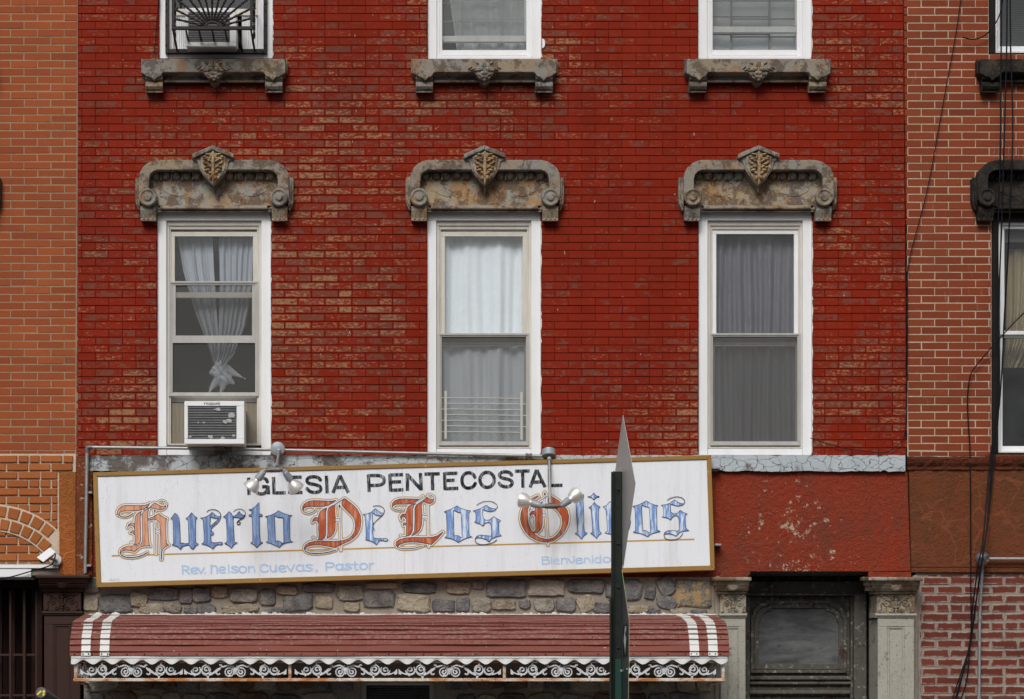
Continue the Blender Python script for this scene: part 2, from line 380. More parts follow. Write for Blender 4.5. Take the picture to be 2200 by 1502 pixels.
M['lint'] = plain('grey_lint', (.42,.42,.43), .95, .1)
M['iron'] = plain('black_wrought_iron', (.016,.014,.016), .5, .25, dirt=.5, dscale=22, dcol=(.05,.03,.022))
M['iron2'] = plain('grey_guard_enamel', (.50,.49,.46), .5)
M['galv'] = plain('galvanised_steel', (.36,.37,.38), .45, .5, .55, dirt=.5, dscale=18, dcol=(.2,.17,.14))
M['galvblue'] = plain('grey_blue_cast_metal', (.30,.335,.37), .5, .4, .2, dirt=.3, dscale=18)
M['bulb'] = plain('silvered_bulb_glass', (.84,.83,.80), .32, .6, .55, dirt=.3, dscale=7, dcol=(.45,.42,.38), bump=.02)
M['bracket'] = plain('dull_steel', (.16,.155,.15), .5, .4, .4, dirt=.6, dscale=16, dcol=(.10,.05,.03))
M['cable'] = plain('black_cable_sheath', (.008,.008,.011), .6, .12)
def awning_red():
    g = G('oxide_red_enamel', .6, .15)
    c = g.mix(g.noise(1.3,4,.6,sc=(1,1,1)), (.185,.055,.041), (.215,.068,.051))
    c = g.mix(g.m('MULTIPLY', g.step(g.noise(1.2,2,.5,sc=(1,.0,.0)),.54,.66), .0), c, (.25,.04,.025))
    z = g.n('ShaderNodeNewGeometry'); sz = g.n('ShaderNodeSeparateXYZ'); g.l(z.outputs['Normal'], sz.inputs[0])
    # chalky dust lies on the flatter upper slats
    flat = g.step(sz.outputs[2], .5, .95)
    d1 = g.m('MULTIPLY', g.step(g.noise(34,8,.78,sc=(.8,1,1)), .50,.60), flat)
    c = g.mix(g.m('MULTIPLY', d1, .5), c, (.50,.44,.42))
    c = g.mix(g.m('MULTIPLY', flat, .2), c, (.30,.16,.14))
    c = g.mix(g.m('MULTIPLY', g.step(g.noise(6,6,.7,sc=(.7,1,1.6)), .52,.68), .45), c, (.15,.045,.038)); c = g.mix(g.step(g.noise(34,3,.6), .69,.72), c, (.5,.42,.38))
    g.color(c); g.bump(g.noise(90,3), .1, .001); return g.mat
M['awred'] = awning_red()
M['awwhite'] = plain('chalky_white_enamel', (.70,.69,.67), .5, .35, dirt=.3, dscale=5, dcol=(.42,.37,.34))
M['valwhite'] = plain('valance_white_enamel', (.70,.71,.71), .5, .35, dirt=.45, dscale=8, dcol=(.40,.36,.33), sc=(.6,1,1.4))
M['caulk'] = plain('white_roof_sealant', (.72,.71,.69), .7, .2, dirt=.4, dscale=24, dcol=(.25,.23,.2), bump=.5)
M['scroll'] = plain('silver_white_iron_paint', (.62,.64,.66), .5, .35, dirt=.4, dscale=20, dcol=(.32,.30,.28))
def rustrail():
    g = G('rusting_white_rail', .75, .25)
    n = g.noise(5,8,.72,sc=(.55,1,1.6)); n2 = g.noise(26,5,.7,sc=(.7,1,1))
    c = g.mix(g.step(n,.43,.57), (.66,.60,.52), (.42,.165,.055)); c = g.mix(g.m('MULTIPLY', g.step(n2,.54,.66),.7), c, (.20,.07,.025))
    g.color(c); g.bump(n2,.5,.003); return g.mat
M['rail'] = rustrail()
def board():
    g = G('weathered_white_sign_face', .4, .4)
    c = g.mix(g.noise(1.5,4,.6), (.80,.825,.865), (.73,.755,.80))
    st = g.noise(9,6,.7,sc=(1.6,1,.10)); c = g.mix(g.m('MULTIPLY', g.step(st,.50,.75), .2), c, (.36,.34,.33))
    sp = g.noise(60,3,.6,sc=(1,1,.45)); rg = g.step(g.noise(1.6,4,.6,sc=(1,1,.6)), .5,.75)
    c = g.mix(g.m('MULTIPLY', g.m('MULTIPLY', g.step(sp,.56,.64), rg), .6), c, (.30,.33,.42))
    c = g.mix(g.m('MULTIPLY', g.step(g.noise(75,2), .69,.73), .5), c, (.28,.27,.27))
    c = g.mix(g.m('MULTIPLY', g.step(g.noise(2.2,5,.65,sc=(1.5,1,.14)), .55,.72), .4), c, (.42,.39,.34))
    c = g.mix(g.m('MULTIPLY', g.step(g.noise(26,5,.7,sc=(1.6,1,.22)), .62,.70), .3), c, (.33,.33,.36))
    g.color(c); return g.mat
M['board'] = board()
def goldframe():
    g = G('mustard_gold_enamel', .42, .4); c = g.mix(g.noise(3,5,.6), (.33,.185,.04), (.25,.135,.032))
    c = g.mix(g.step(g.noise(34,3,.6,sc=(1,1,.5)), .715,.735), c, (.7,.65,.6)); c = g.mix(g.m('MULTIPLY', g.step(g.noise(7,6,.7),.58,.72), .5), c, (.12,.065,.03)); g.color(c); return g.mat
M['goldframe'] = goldframe()
def brush(name, a, b, lo, hi, sc=(5,1,.55), k=9):
    g = G(name, .5, .3); n = g.noise(k,6,.68,sc=sc,dist=.3); n2 = g.noise(k*5,4,.6,sc=(1,1,.3))
    f = g.m('ADD', g.step(n,lo,hi), g.m('MULTIPLY', g.step(n2,.58,.72), .35), clamp=True)
    g.color(g.mix(f, a, b)); return g.mat
M['p_orange'] = brush('faded_orange_sign_paint', (.42,.072,.018), (.66,.30,.18), .47, .70)
M['p_fade'] = brush('sun_bleached_orange_paint', (.46,.11,.04), (.68,.36,.22), .36, .58)
M['p_blue'] = brush('cornflower_sign_paint', (.125,.20,.42), (.34,.50,.74), .46, .68)
M['p_pale'] = brush('patchy_blue_sign_paint', (.16,.29,.60), (.70,.78,.89), .48, .60)
M['p_navy'] = brush('navy_outline_paint', (.016,.028,.06), (.05,.09,.15), .55, .8)
M['p_gold'] = brush('ochre_sign_paint', (.50,.30,.07), (.42,.26,.08), .4, .7)
M['p_black'] = brush('streaky_black_sign_paint', (.010,.011,.014), (.34,.36,.39), .50, .66, (7,1,1.2), 8)
M['p_sky'] = brush('pale_blue_sign_paint', (.36,.53,.78), (.50,.64,.83), .4, .7)
M['p_dot'] = plain('rusted_rivet', (.30,.17,.07), .7)
M['cream'] = rusty('cream_paint_rust_streaks', (.36,.35,.30), (.13,.085,.05), (.33,.20,.09), (.33,.315,.27), -.095)
M['creamcap'] = rusty('cream_paint_rusted_carving', (.34,.32,.26), (.13,.075,.04), (.27,.15,.06), (.31,.27,.20), .03)
def oldwood():
    g = G('peeling_grey_wood', .8, .2); n = g.noise(9,7,.7,sc=(3,1,.35)); n2 = g.noise(5,6,.7)
    c = g.mix(n, (.045,.040,.034), (.130,.122,.106)); c = g.mix(g.step(n2,.58,.63), c, (.055,.032,.022)); c = g.mix(g.step(g.noise(22,6,.7),.57,.62), c, (.25,.245,.22))
    g.color(c); g.bump(n,.7,.004); return g.mat
M['oldwood'] = oldwood()
g_ = G('grimy_frosted_pane', .35, .4); n_ = g_.noise(1.8,6,.66,sc=(.7,1,2.2),dist=.4); g_.color(g_.mix(g_.step(g_.noise(20,6,.7,sc=(.6,1,1.6)),.56,.70), g_.mix(g_.step(n_,.36,.64), (.028,.03,.034), (.155,.158,.16)), (.05,.05,.05))); M['grime'] = g_.mat
M['green'] = plain('dark_green_post_paint', (.010,.016,.013), .55, .2, dirt=.5, dscale=12, dcol=(.028,.03,.018))
M['green2'] = plain('fresh_green_post_paint', (.004,.045,.032), .45, .4)
M['alu'] = plain('bare_aluminium_sheet', (.52,.52,.51), .45, .5, .35, dirt=.3, dscale=4, dcol=(.38,.37,.35), bump=.05)
M['darkalu'] = plain('dull_dark_sheet', (.085,.09,.095), .5, .4, .2, dirt=.25, dscale=5)
M['teal'] = plain('dark_teal_sheet', (.022,.045,.050), .5, .4, dirt=.2)
M['limeedge'] = plain('lime_sheet_edge', (.27,.31,.15), .5)
M['stk_black'] = plain('sticker_black_ink', (.012,.012,.013), .5)
M['stk_white'] = plain('sticker_white_ink', (.62,.63,.66), .5)
M['silver'] = plain('silver_camera_shell', (.62,.63,.65), .35, .5, .3, dirt=.15)
M['plastic'] = plain('white_base_plastic', (.62,.62,.60), .5, .35, dirt=.2)
M['yellow'] = plain('yellow_tape', (.75,.56,.03), .5)
M['maroon'] = plain('dark_maroon_door', (.020,.007,.006), .6, .12)
M['asphalt'] = plain('asphalt', (.05,.05,.052), .9, .2, dscale=3, bump=.4)
M['concrete'] = plain('concrete_paving', (.19,.185,.175), .85, .2, dscale=3, bump=.3)
M['steelgrey'] = plain('brushed_steel_ball', (.30,.31,.33), .3, .5, .7, dirt=.4, dscale=10)

# ------------------------------------------------------------------ brick laying
def lay(mb, xl, xr, y0, y1, course, per, offA, offB, holes, gap=1.0, d=0., jit=.0015, split=.0, dep=.009, rag=0., vg=1):
    k = 0; y = y0
    while y < y1-2:
        yb = min(y+course, y1); ym = (y+yb)/2
        L, Rr = xl(ym), xr(ym); iv = [(L, Rr)]
        for hx0,hy0,hx1,hy1 in holes:
            if hy0 < ym < hy1:
                nv = []
                for a,b in iv:
                    if hx1 <= a or hx0 >= b: nv.append((a,b)); continue
                    if hx0 > a: nv.append((a,hx0))
                    if hx1 < b: nv.append((hx1,b))
                iv = nv
        off = offA if k % 2 == 0 else offB
        i0 = math.floor((L-off)/per)-1; ed = []
        x = off+i0*per
        while x < Rr+per:
            ed.append(x+random.uniform(-.5,.5))
            if random.random() < split: ed.append(x+per/2)
            x += per
        for a0,b0 in zip(ed, ed[1:]):
            for a,b in iv:
                p, q = max(a,a0), min(b,b0)
                if q-p < 4: continue
                e = gap/2; ex = e*vg; j = lambda: random.uniform(-rag,rag)
                dd = d+random.uniform(-jit,jit); tl = random.uniform(-.0012,.0012)
                r1, r2 = random.random(), random.random()
                fx0, fx1, fy0, fy1 = p+ex, q-ex, y+e, yb-e; bv = .9 if vg == 1 else .45
                front = [(fx0+bv+j(),fy1-bv+j(),0,0),(fx1-bv+j(),fy1-bv+j(),1,0),(fx1-bv+j(),fy0+bv+j(),1,1),(fx0+bv+j(),fy0+bv+j(),0,1)]
                mid = [(fx0,fy1,0,0),(fx1,fy1,1,0),(fx1,fy0,1,1),(fx0,fy0,0,1)]
                vs = []; cs = []
                for n,(vx,vy,u,v) in enumerate(front): vs.append((X(vx),-(dd+(tl if n>1 else -tl)),Z(vy))); cs.append((r1,r2,u,v))
                for (vx,vy,u,v),(gx,gy,_,_) in zip(mid,front):
                    vs.append((X(vx+(gx-vx)*.3 if rag else vx),-(dd-.0025),Z(vy+(gy-vy)*.3 if rag else vy))); cs.append((r1,r2,u,v))
                for n in range(4): vs.append((vs[4+n][0],-(d-dep),vs[4+n][2])); cs.append((r1,r2,mid[n][2],mid[n][3]))
                fs = [(0,1,2,3)]
                for n in range(4):
                    m_ = (n+1)%4; fs += [(4+n,4+m_,m_,n),(8+n,8+m_,4+m_,4+n)]
                mb.add(vs, fs, cs)
        y += course; k += 1

def backing(mb, x0, y0, x1, y1, holes, d, thick=.3):
    xs = sorted({x0,x1,*[min(max(h[i],x0),x1) for h in holes for i in (0,2)]}); ys = sorted({y0,y1,*[min(max(h[i],y0),y1) for h in holes for i in (1,3)]})
    for xa,xb in zip(xs,xs[1:]):
        for ya,yb in zip(ys,ys[1:]):
            xm, ym = (xa+xb)/2,(ya+yb)/2
            if any(h[0]<xm<h[2] and h[1]<ym<h[3] for h in holes): continue
            mb.quad((X(xa),-d,Z(yb)),(X(xb),-d,Z(yb)),(X(xb),-d,Z(ya)),(X(xa),-d,Z(ya)))
    for hx0,hy0,hx1,hy1 in holes:
        a,b,c,e = X(hx0),X(hx1),Z(hy1),Z(hy0); f,g = -d,-d+thick
        mb.quad((a,f,c),(a,g,c),(a,g,e),(a,f,e)); mb.quad((b,g,c),(b,f,c),(b,f,e),(b,g,e))
        mb.quad((a,f,e),(a,g,e),(b,g,e),(b,f,e)); mb.quad((a,g,c),(a,f,c),(b,f,c),(b,g,c))

def shell(bld, px0, px1, pyt, mat, y0=.31, y1=2.6):
    mb = MB(); x0,x1,z1 = X(px0),X(px1),Z(pyt)
    mb.quad((x0,y1,0),(x1,y1,0),(x1,y1,z1),(x0,y1,z1)); mb.quad((x0,-.0,0),(x0,y1,0),(x0,y1,z1),(x0,-.0,z1))
    mb.quad((x1,y1,0),(x1,0,0),(x1,0,z1),(x1,y1,z1)); mb.quad((x0,0,z1),(x0,y1,z1),(x1,y1,z1),(x1,0,z1))
    zf = Z(1004); mb.quad((x0,y0,zf),(x1,y0,zf),(x1,y1,zf),(x0,y1,zf))
    zf = Z(300); mb.quad((x0,y0,zf),(x1,y0,zf),(x1,y1,zf),(x0,y1,zf))
    return mb.build('inner_shell', mat, bld, recalc=False)

# ------------------------------------------------------------------ ground
mb = MB(); mb.box(-60,60,-4.2,.0,-.15,0.); o = mb.build('sidewalk', M['concrete'], bevel=.01); o['kind'] = 'structure'
mb = MB(); mb.quad((-80,-80,-.15),(80,-80,-.15),(80,-4.2,-.15),(-80,-4.2,-.15)); o = mb.build('road', M['asphalt'], recalc=False); o['kind'] = 'structure'

# ------------------------------------------------------------------ the three houses
W1, W2, W3 = 459.5, 1039.5, 1622.5
red = thing('brick_building', 'red painted brick house with white windows, a church sign and a striped awning', 'building', (X(1050), .3, 0), 'row of brick houses')
left = thing('brick_building', 'orange brick house with buff joints, ochre arch and brown pilaster at the left edge', 'building', (X(-160), .3, 0), 'row of brick houses')
right = thing('brick_building', 'terracotta brick house with cream joints and black window surrounds at the right edge', 'building', (X(2300), .3, 0), 'row of brick houses')

rholes = [(c-122,455,c+122.5,979) for c in (W1,W2,W3)]+[(c-122,-400,c+122,127) for c in (W1+4,W2+1,W3-1)]
xl = lambda y: 168-.0045*y
xr = lambda y: 1940+.0095*y
mb = MB(); mb.col = (.5,.5,.5,.5)
lay(mb, xl, xr, 487-16.96*60, 979, 16.96, 58.05, 640.3-29, 669-29, rholes, gap=.95, split=.10, vg=.45, rag=.22, jit=.0022)
mb.m = 1; backing(mb, 164, -540, 1946, 1000, rholes, -.007)
mb.build('brick_wall', [M['red'],M['redmortar']], red, recalc=False)
shell(red, 164, 1948, -540, M['dark'])
lholes = [(-283,455,-38,979),(-283,-400,-38,127)]
mb = MB(); lay(mb, lambda y:-520, lambda y:166.5-.0045*y, -540.3, 975, 16.75, 57.4, 109+28.7, 109, lholes, gap=1.9, jit=.001)
mb.m = 1; backing(mb, -520, -540, 167, 980, lholes, -.002)
mb.build('brick_wall', [M['orangeL'],M['mortarL']], left, recalc=False)
shell(left, -520, 166, -540, M['dark'])
WR = 2251
gholes = [(WR-121,455,WR+121,977),(WR-127,-400,WR+127,117)]
mb = MB(); lay(mb, lambda y:1941.5+.0095*y, lambda y:2700, -553, 981, 16.73, 58.25, 2008.4, 2037.6, gholes, gap=1.55, jit=.001)
mb.m = 1; backing(mb, 1949, -540, 2700, 990, gholes, -.002)
mb.build('brick_wall', [M['orangeR'],M['mortarR']], right, recalc=False)
shell(right, 1949, 2700, -540, M['dark'])

# ------------------------------------------------------------------ hoods over the lower windows (built over the middle window, then copied)
def C2(x, y): return (860+x/4.292, 290+y/4.292)
def hood(bld, mats):
    face, body = mats
    mb = MB()
    outer = [(90,600),(90,400),(100,345),(125,300),(165,262),(210,240),(260,229),(640,229),(920,229),(1300,229),(1355,242),(1405,268),(1445,305),(1468,350),(1475,400),(1475,600)]
    inner = [(1372,600),(1372,410),(1362,365),(1335,335),(1300,321),(920,320),(640,320),(260,321),(222,335),(195,365),(185,410),(185,600)]
    mb.prism([C2(*p) for p in outer+inner], -.01, .13)
    main = mb.build('window_hood', body, bld, bevel=.006, seg=2)
    for sx in (1,-1):
        mb = MB(); f = lambda x: 780+sx*(x-782)
        mb.prism([C2(f(x),y) for x,y in [(52,392),(98,392),(98,700),(82,690),(60,640),(52,600)]], -.01, .07)
        mb.prism([C2(f(x),y) for x,y in [(66,410),(98,410),(98,670),(74,630)]], -.01, .095)
        mb.build('side_plate', body, main, bevel=.006)
    for sx in (1,-1):
        f = lambda x: 780+sx*(x-782); mb = MB(); c = C2(f(176),575)
        pr = [(-.05,.076),(.005,.076),(.016,.070),(.016,.058),(.006,.052),(.006,.034),(.020,.030),(.024,.012),(.024,.0)]
        mb.lathe(P(*c,.14), (0,-1,0), pr, 24)
        # inner whorl that ties the disc to the leg
        mb.prism([C2(f(x),y) for x,y in [(185,480),(225,500),(250,540),(262,600),(250,650),(275,672),(300,680),(300,690),(185,690)]], -.01, .05)
        mb.build('scroll', body, main, bevel=.004)
        mb = MB(); xa, xb = sorted((C2(f(104),0)[0], C2(f(248),0)[0])); yt, yb = C2(0,655)[1], C2(0,797)[1]
        mb.xprof(xa, xb, [(-.01,yt),(.105,yt),(.112,yt+9),(.095,yt+20),(.085,yt+26),(.088,yb-2),(.08,yb),(-.01,yb)])
        for k in (.22,.5,.78): mb.tube([P(xa+(xb-xa)*k,yt+6,.105),P(xa+(xb-xa)*k,yt+16,.096),P(xa+(xb-xa)*k,yt+24,.086),P(xa+(xb-xa)*k,yb-4,.086)], .010, 8)
        mb.build('bracket', body, main, bevel=.004)
    mb = MB()
    a, b = C2(178,322), C2(1380,652); mb.bx(a[0],a[1],b[0],b[1],-.02,.015)
    for s_ in (0,1):                                      # two faint leaf sprays cast in the panel
        for pts in ([(300,505),(350,540),(430,568),(490,555),(530,540)],[(430,568),(400,540),(410,510)],[(490,556),(520,570),(540,600)]):
            q = [C2(x if not s_ else 1560-x, y) for x,y in pts]; mb.tube(smoothpath([P(x,y,.015) for x,y in q],2), .006, 6)
    mb.build('panel', face, main, bevel=.003)
    for side in (0,1):                                    # rows of egg mouldings in the shade under the arch
      mb = MB()
      for i in range(12):
        x = 235+i*94.5 if i < 6 else 235+i*94.5+20
        if 640 < x < 880 or (x > 780) != bool(side): continue
        mb.ball(P(*C2(x,375),.018), .040, .045, .042, 10, 8)
      for i in range(13):
        x = 188+i*98
        if 660 < x < 880 or (x > 780) != bool(side): continue
        q = C2(x,372); mb.bx(q[0]-1.2,q[1]-9,q[0]+1.2,q[1]+9,.0,.05)
      mb.build('egg_moulding', body, main, smooth=True)
    mb = MB(); y0 = C2(0,648)[1]
    mb.xprof(C2(282,0)[0], C2(1270,0)[0], [(-.01,y0),(.05,y0),(.075,y0+3),(.078,y0+7),(.055,y0+10),(-.01,y0+10)])
    mb.xprof(C2(246,0)[0], C2(1302,0)[0], [(-.01,y0+10),(.035,y0+10),(.05,y0+13),(.045,y0+15.5),(-.01,y0+15.5)])
    mb.build('base_moulding', body, main, bevel=.003)
    mb = MB()
    mb.prism([C2(x,y) for x,y in [(588,182),(780,100),(970,182),(966,226),(925,245),(905,318),(858,392),(780,472),(702,392),(655,318),(632,245),(592,226)]], -.01, .145)
    for pts in ([(588,190),(780,110)],[(780,110),(970,190)]):
        mb.prism([C2(pts[0][0],pts[0][1]-16),C2(pts[1][0],pts[1][1]-18),C2(pts[1][0],pts[1][1]+22),C2(pts[0][0],pts[0][1]+28)], .0, .175)
    mb.prism([C2(x,y) for x,y in [(740,405),(820,405),(796,480),(782,535),(766,480)]], -.01, .09)
    mb.m = 1
    mb.prism([C2(x,y) for x,y in [(662,200),(780,150),(900,200),(893,305),(848,382),(780,458),(712,382),(667,305)]], .0, .158)
    k = mb.build('keystone', [body,face], main, bevel=.005)
    mb = MB(); rr = random.Random(5)                       # acanthus carving
    mb.tube([P(*C2(780,150),.162),P(*C2(780,260),.178),P(*C2(780,400),.165),P(*C2(780,455),.16)], [.008,.016,.014,.005], 8)
    for s_ in (1,-1):
        for x,y,rx,rz,ro in [(735,182,.030,.011,.25),(722,222,.036,.012,-.1),(745,240,.026,.012,.5),(718,268,.030,.011,.35),(742,292,.028,.013,.6),(728,326,.027,.014,-.2),(752,350,.022,.013,.8),(758,395,.014,.022,0),(700,205,.016,.014,0),(698,250,.014,.012,0),(712,302,.013,.012,0),(757,205,.012,.028,.3)]:
            mb.ball(P(*C2(780+s_*(x-780),y),.162), rx, .020+.008*rr.random(), rz, 8, 6, -s_*ro)
    mb.build('acanthus_carving', M['rustcarve'] if face is M['rustface'] else face, main, smooth=True)
    return main
h2 = hood(red, (M['rustface'],M['rust']))
for c in (W1+.5, W3+1.5): copy_part(h2, (c-W2)/S)
for c in (W1+4,W2,W3): copy_part(h2, (c-W2)/S, 855/S)          # the storey above the picture
hr = hood(right, (M['blackstone'],M['blackstone']))
hr.location = Vector(((WR+3.5-1041.7)/S,0,0))
copy_part(hr, 0, 855/S)
mb = MB()
for i in range(16):
    x = 2135+i*10.5; mb.tube([P(x,341,.06),P(x+random.uniform(-2,2),313,.07)], .0012, 4)
mb.build('bird_spikes', M['galv'], right)
hl = hood(left, (M['brownpaint'],M['brownpaint'])); hl.location = Vector(((-165-1041.7)/S,0,0)); copy_part(hl, 0, 855/S)

# ------------------------------------------------------------------ sills under the upper windows
def C5(x, y): return (860+x/6.111, y/6.111)
def sill(bld, mats):
    face, body = mats
    mb = MB()
    half = [(160,772),(160,960),(205,985),(240,1008),(282,1014),(300,1032),(325,1058),(350,1034),(368,1012),(405,1004),(424,985),(432,965),(452,948),(965,948),(985,968),(1000,992),(1018,1000),(1030,1026),(1062,1036),(1104,1062)]
    pts = half+[(2208-x,y) for x,y in half[::-1][1:]]
    mb.prism([C5(*p) for p in pts], -.01, .15)
    main = mb.build('window_sill', face, bld, bevel=.007, seg=2)
    mb = MB(); y0 = C5(0,945)[1]; y1 = C5(0,1088)[1]
    mb.xprof(C5(440,0)[0], C5(1770,0)[0], [(-.01,y0),(.10,y0),(.085,y0+5),(.05,y0+12),(.045,y0+16),(.068,y0+17.5),(.072,y0+21),(.06,y1),(-.01,y1)])
    mb.build('recessed_moulding', body, main, bevel=.002)
    for s_ in (0,1):
        mb = MB(); xa, xb = C5(205,0)[0], C5(430,0)[0]
        if s_: xa, xb = C5(2208-430,0)[0], C5(2208-205,0)[0]
        y = lambda v: C5(0,v)[1]
        mb.xprof(xa, xb, [(-.01,y(960)),(.13,y(960)),(.125,y(1035)),(.10,y(1060)),(.095,y(1075)),(.115,y(1085)),(.118,y(1130)),(.098,y(1170)),(.075,y(1190)),(.085,y(1212)),(.07,y(1220)),(-.01,y(1220))])
        for q in (xa+1.6, xb-1.6): mb.tube([P(q,y(1088),.116),P(q,y(1130),.119),P(q,y(1170),.099),P(q,y(1192),.078)], .008, 6)
        mb.build('bracket', body, main, bevel=.003)
        mb = MB(); e = C5(158,0)[0] if not s_ else C5(2208-158,0)[0]
        mb.bx(e-2 if not s_ else e, C5(0,772)[1], e if not s_ else e+2, C5(0,960)[1], -.01, .09); mb.build('end_plate', body, main, bevel=.003)
    mb = MB(); mb.prism([C5(x,y) for x,y in [(1050,1020),(1160,1020),(1172,1070),(1104,1120),(1040,1070)]], -.01, .10); mb.build('pendant', body, main, bevel=.005)
    mb = MB()
    for s_ in (1,-1):
        for x,y,rx,rz,ro in [(60,905,.034,.024,.5),(48,862,.02,.026,-.3),(105,925,.030,.010,.2),(150,912,.03,.009,.35),(190,890,.022,.008,.6),(30,960,.022,.016,0),(55,985,.03,.012,-.5),(88,830,.022,.009,-.5),(25,1010,.018,.015,0),(18,840,.010,.03,0)]:
            mb.ball(P(*C5(1104+s_*x,y),.150), rx, .016, rz, 8, 6, -s_*ro)
        mb.tube([P(*C5(1104+s_*62+14*math.cos(t),905+14*math.sin(t)),.168) for t in [i*.7 for i in range(10)]], .003, 5)
    mb.build('leaf_carving', face, main, smooth=True)
    return main
s5 = sill(red, (M['rust'],M['rust']))
copy_part(s5, (W1+2-W2)/S); copy_part(s5, (W3+2-W2)/S)
sr_ = sill(right, (M['blackstone'],M['blackstone'])); sr_.location = Vector(((WR+1-1041)/S,0,0))
sl_ = sill(left, (M['brownpaint'],M['brownpaint'])); sl_.location = Vector(((-163-1041)/S,0,0))

# ------------------------------------------------------------------ windows
MB.ks = .62
def pane(par, x0, y0, x1, y1, d, mat='glass', name='pane'):
    mb = MB(); mb.bx(x0,y0,x1,y1,d-.004,d); return mb.build(name, M[mat], par)
def casing(bld, c, yt, yb, hw=122, tw=20, th=17, trim='white', d=-.035, bot=None):
    mb = MB(); bot = bot if bot is not None else 14
    mb.bx(c-hw,yt,c+hw,yt+th,-.29,d); mb.bx(c-hw,yt+th+.4,c-hw+tw,yb,-.29,d-.002); mb.bx(c+hw-tw,yt+th+.4,c+hw,yb,-.29,d-.002)
    mb.bx(c-hw+tw+.3,yb-bot,c+hw-tw-.3,yb,-.29,d-.012)
    w_ = mb.build('window', M[trim], bld, bevel=.003); rc = random.Random(int(c))
    for sx in (-1,1):
        mb = MB(); a = c+sx*(hw-.4); y = yt+20; L = []
        while y < yb-4: L.append((c+sx*(hw+rc.choice((.3,.6,.8,1.4,2.4))),y)); y += rc.uniform(4,16)
        mb.prism([(a,yt+20)]+L+[(a,yb-4)], -.05, .004); mb.build('caulk_line', M['caulk'] if sx > 0 else M['redmortar'], w_)
    return w_
def lower_window(bld, c, yt=456, yb=978, trim='white', mid=716, top=498, upper='offwhite', gap=True, screen=True, bottom=957, mid2=None, inner='offwhite'):
    w_ = casing(bld, c, yt, yb, trim=trim)
    mb = MB(); mb.ring(c-103,yt+17,c+103,bottom+6,7,12,7,2,-.28,-.085); mb.ring(c-96,yt+29,c+96,bottom+4,3.5,8,3.5,2,-.28,-.105)
    mb.build('inner_frame', M[inner], w_, bevel=.002)
    mb = MB(); mb.ring(c-92.5,top,c+92.5,mid+12,9,10,9,9,-.165,-.125); mb.build('upper_sash', M[upper], w_, bevel=.002)
    pane(w_, c-84,top+9.5,c+84,mid+4,-.145,'glassclean')
    mb = MB(); mb.ring(c-98,mid,c+98,bottom,4.5,4,4.5,5,-.13,-.075); mb.ring(c-93.6,mid+4,c+93.6,bottom-4.6,3,3.5,3,4,-.13,-.088)
    mb.build('storm_frame', M['greyframe'], w_, bevel=.0015)
    m2 = mid2 or mid+6
    mb = MB(); mb.ring(c-92,m2,c+92,bottom+2,5,18,5,8,-.225,-.19); mb.bx(c-92,m2+18.4,c+92,m2+22,-.215,-.20); mb.build('lower_sash', M['greyframe'], w_, bevel=.003)
    pane(w_, c-87.2,m2+17.7,c+87.2,bottom-5.5,-.21)
    if screen:
        mb = MB(); mb.bx(c-90.7,mid+7,c+90.7,bottom-8.4,-.112,-.110); mb.build('insect_screen', M['screen'], w_)
    return w_
w1 = casing(red, W1, 456, 978)
c = W1
mb = MB(); mb.ring(c-103,473,c+103,956,7,12,7,2,-.28,-.085); mb.ring(c-96,485,c+96,955,3.5,8,3.5,1.5,-.28,-.105); mb.build('inner_frame', M['offwhite'], w1, bevel=.002)
mb = MB(); mb.ring(c-93,498,c+93,640,9,10,9,12,-.165,-.125); mb.build('upper_sash', M['offwhite'], w1, bevel=.002)
pane(w1, c-84.3,507.5,c+84.3,628.5,-.145,'glassclean')
mb = MB(); mb.ring(c-97,604,c+97,851,4.5,4,4.5,5,-.13,-.075); mb.ring(c-92.6,608,c+92.6,846.5,4,4,4,3.5,-.13,-.088); mb.build('storm_frame', M['greyframe'], w1, bevel=.0015)
mb = MB(); mb.ring(c-88.5,612.4,c+88.5,737,6.5,.8,6.5,16,-.10,-.094); mb.build('raised_panel_frame', M['greyframe'], w1, bevel=.001)
mb = MB(); mb.bx(c-88,612.5,c+88,842.5,-.114,-.112); mb.build('insect_screen', M['screen'], w1)
mb = MB(); mb.ring(c-92,851.5,c+92,956,.8,13,.8,.5,-.24,-.19); mb.build('lower_sash', M['offwhite'], w1, bevel=.003)
for sx,a,b in ((0,c-93,c-62),(1,c+64,c+94)):
    mb = MB(); n = 11
    for i in range(n):
        xa = a+(b-a)*i/n; xb = a+(b-a)*(i+1)/n; xm = (xa+xb)/2
        for p,q,d0,d1 in ((xa,xm,-.17,-.15),(xm,xb,-.15,-.17)):
            mb.quad(P(p,954,d0*.62),P(q,954,d1*.62),P(q,866,d1*.62),P(p,866,d0*.62))
    mb.build('accordion_panel', M['accordion'], w1, recalc=False)
w2 = lower_window(red, W2)
w3 = lower_window(red, W3, top=493, upper='white')
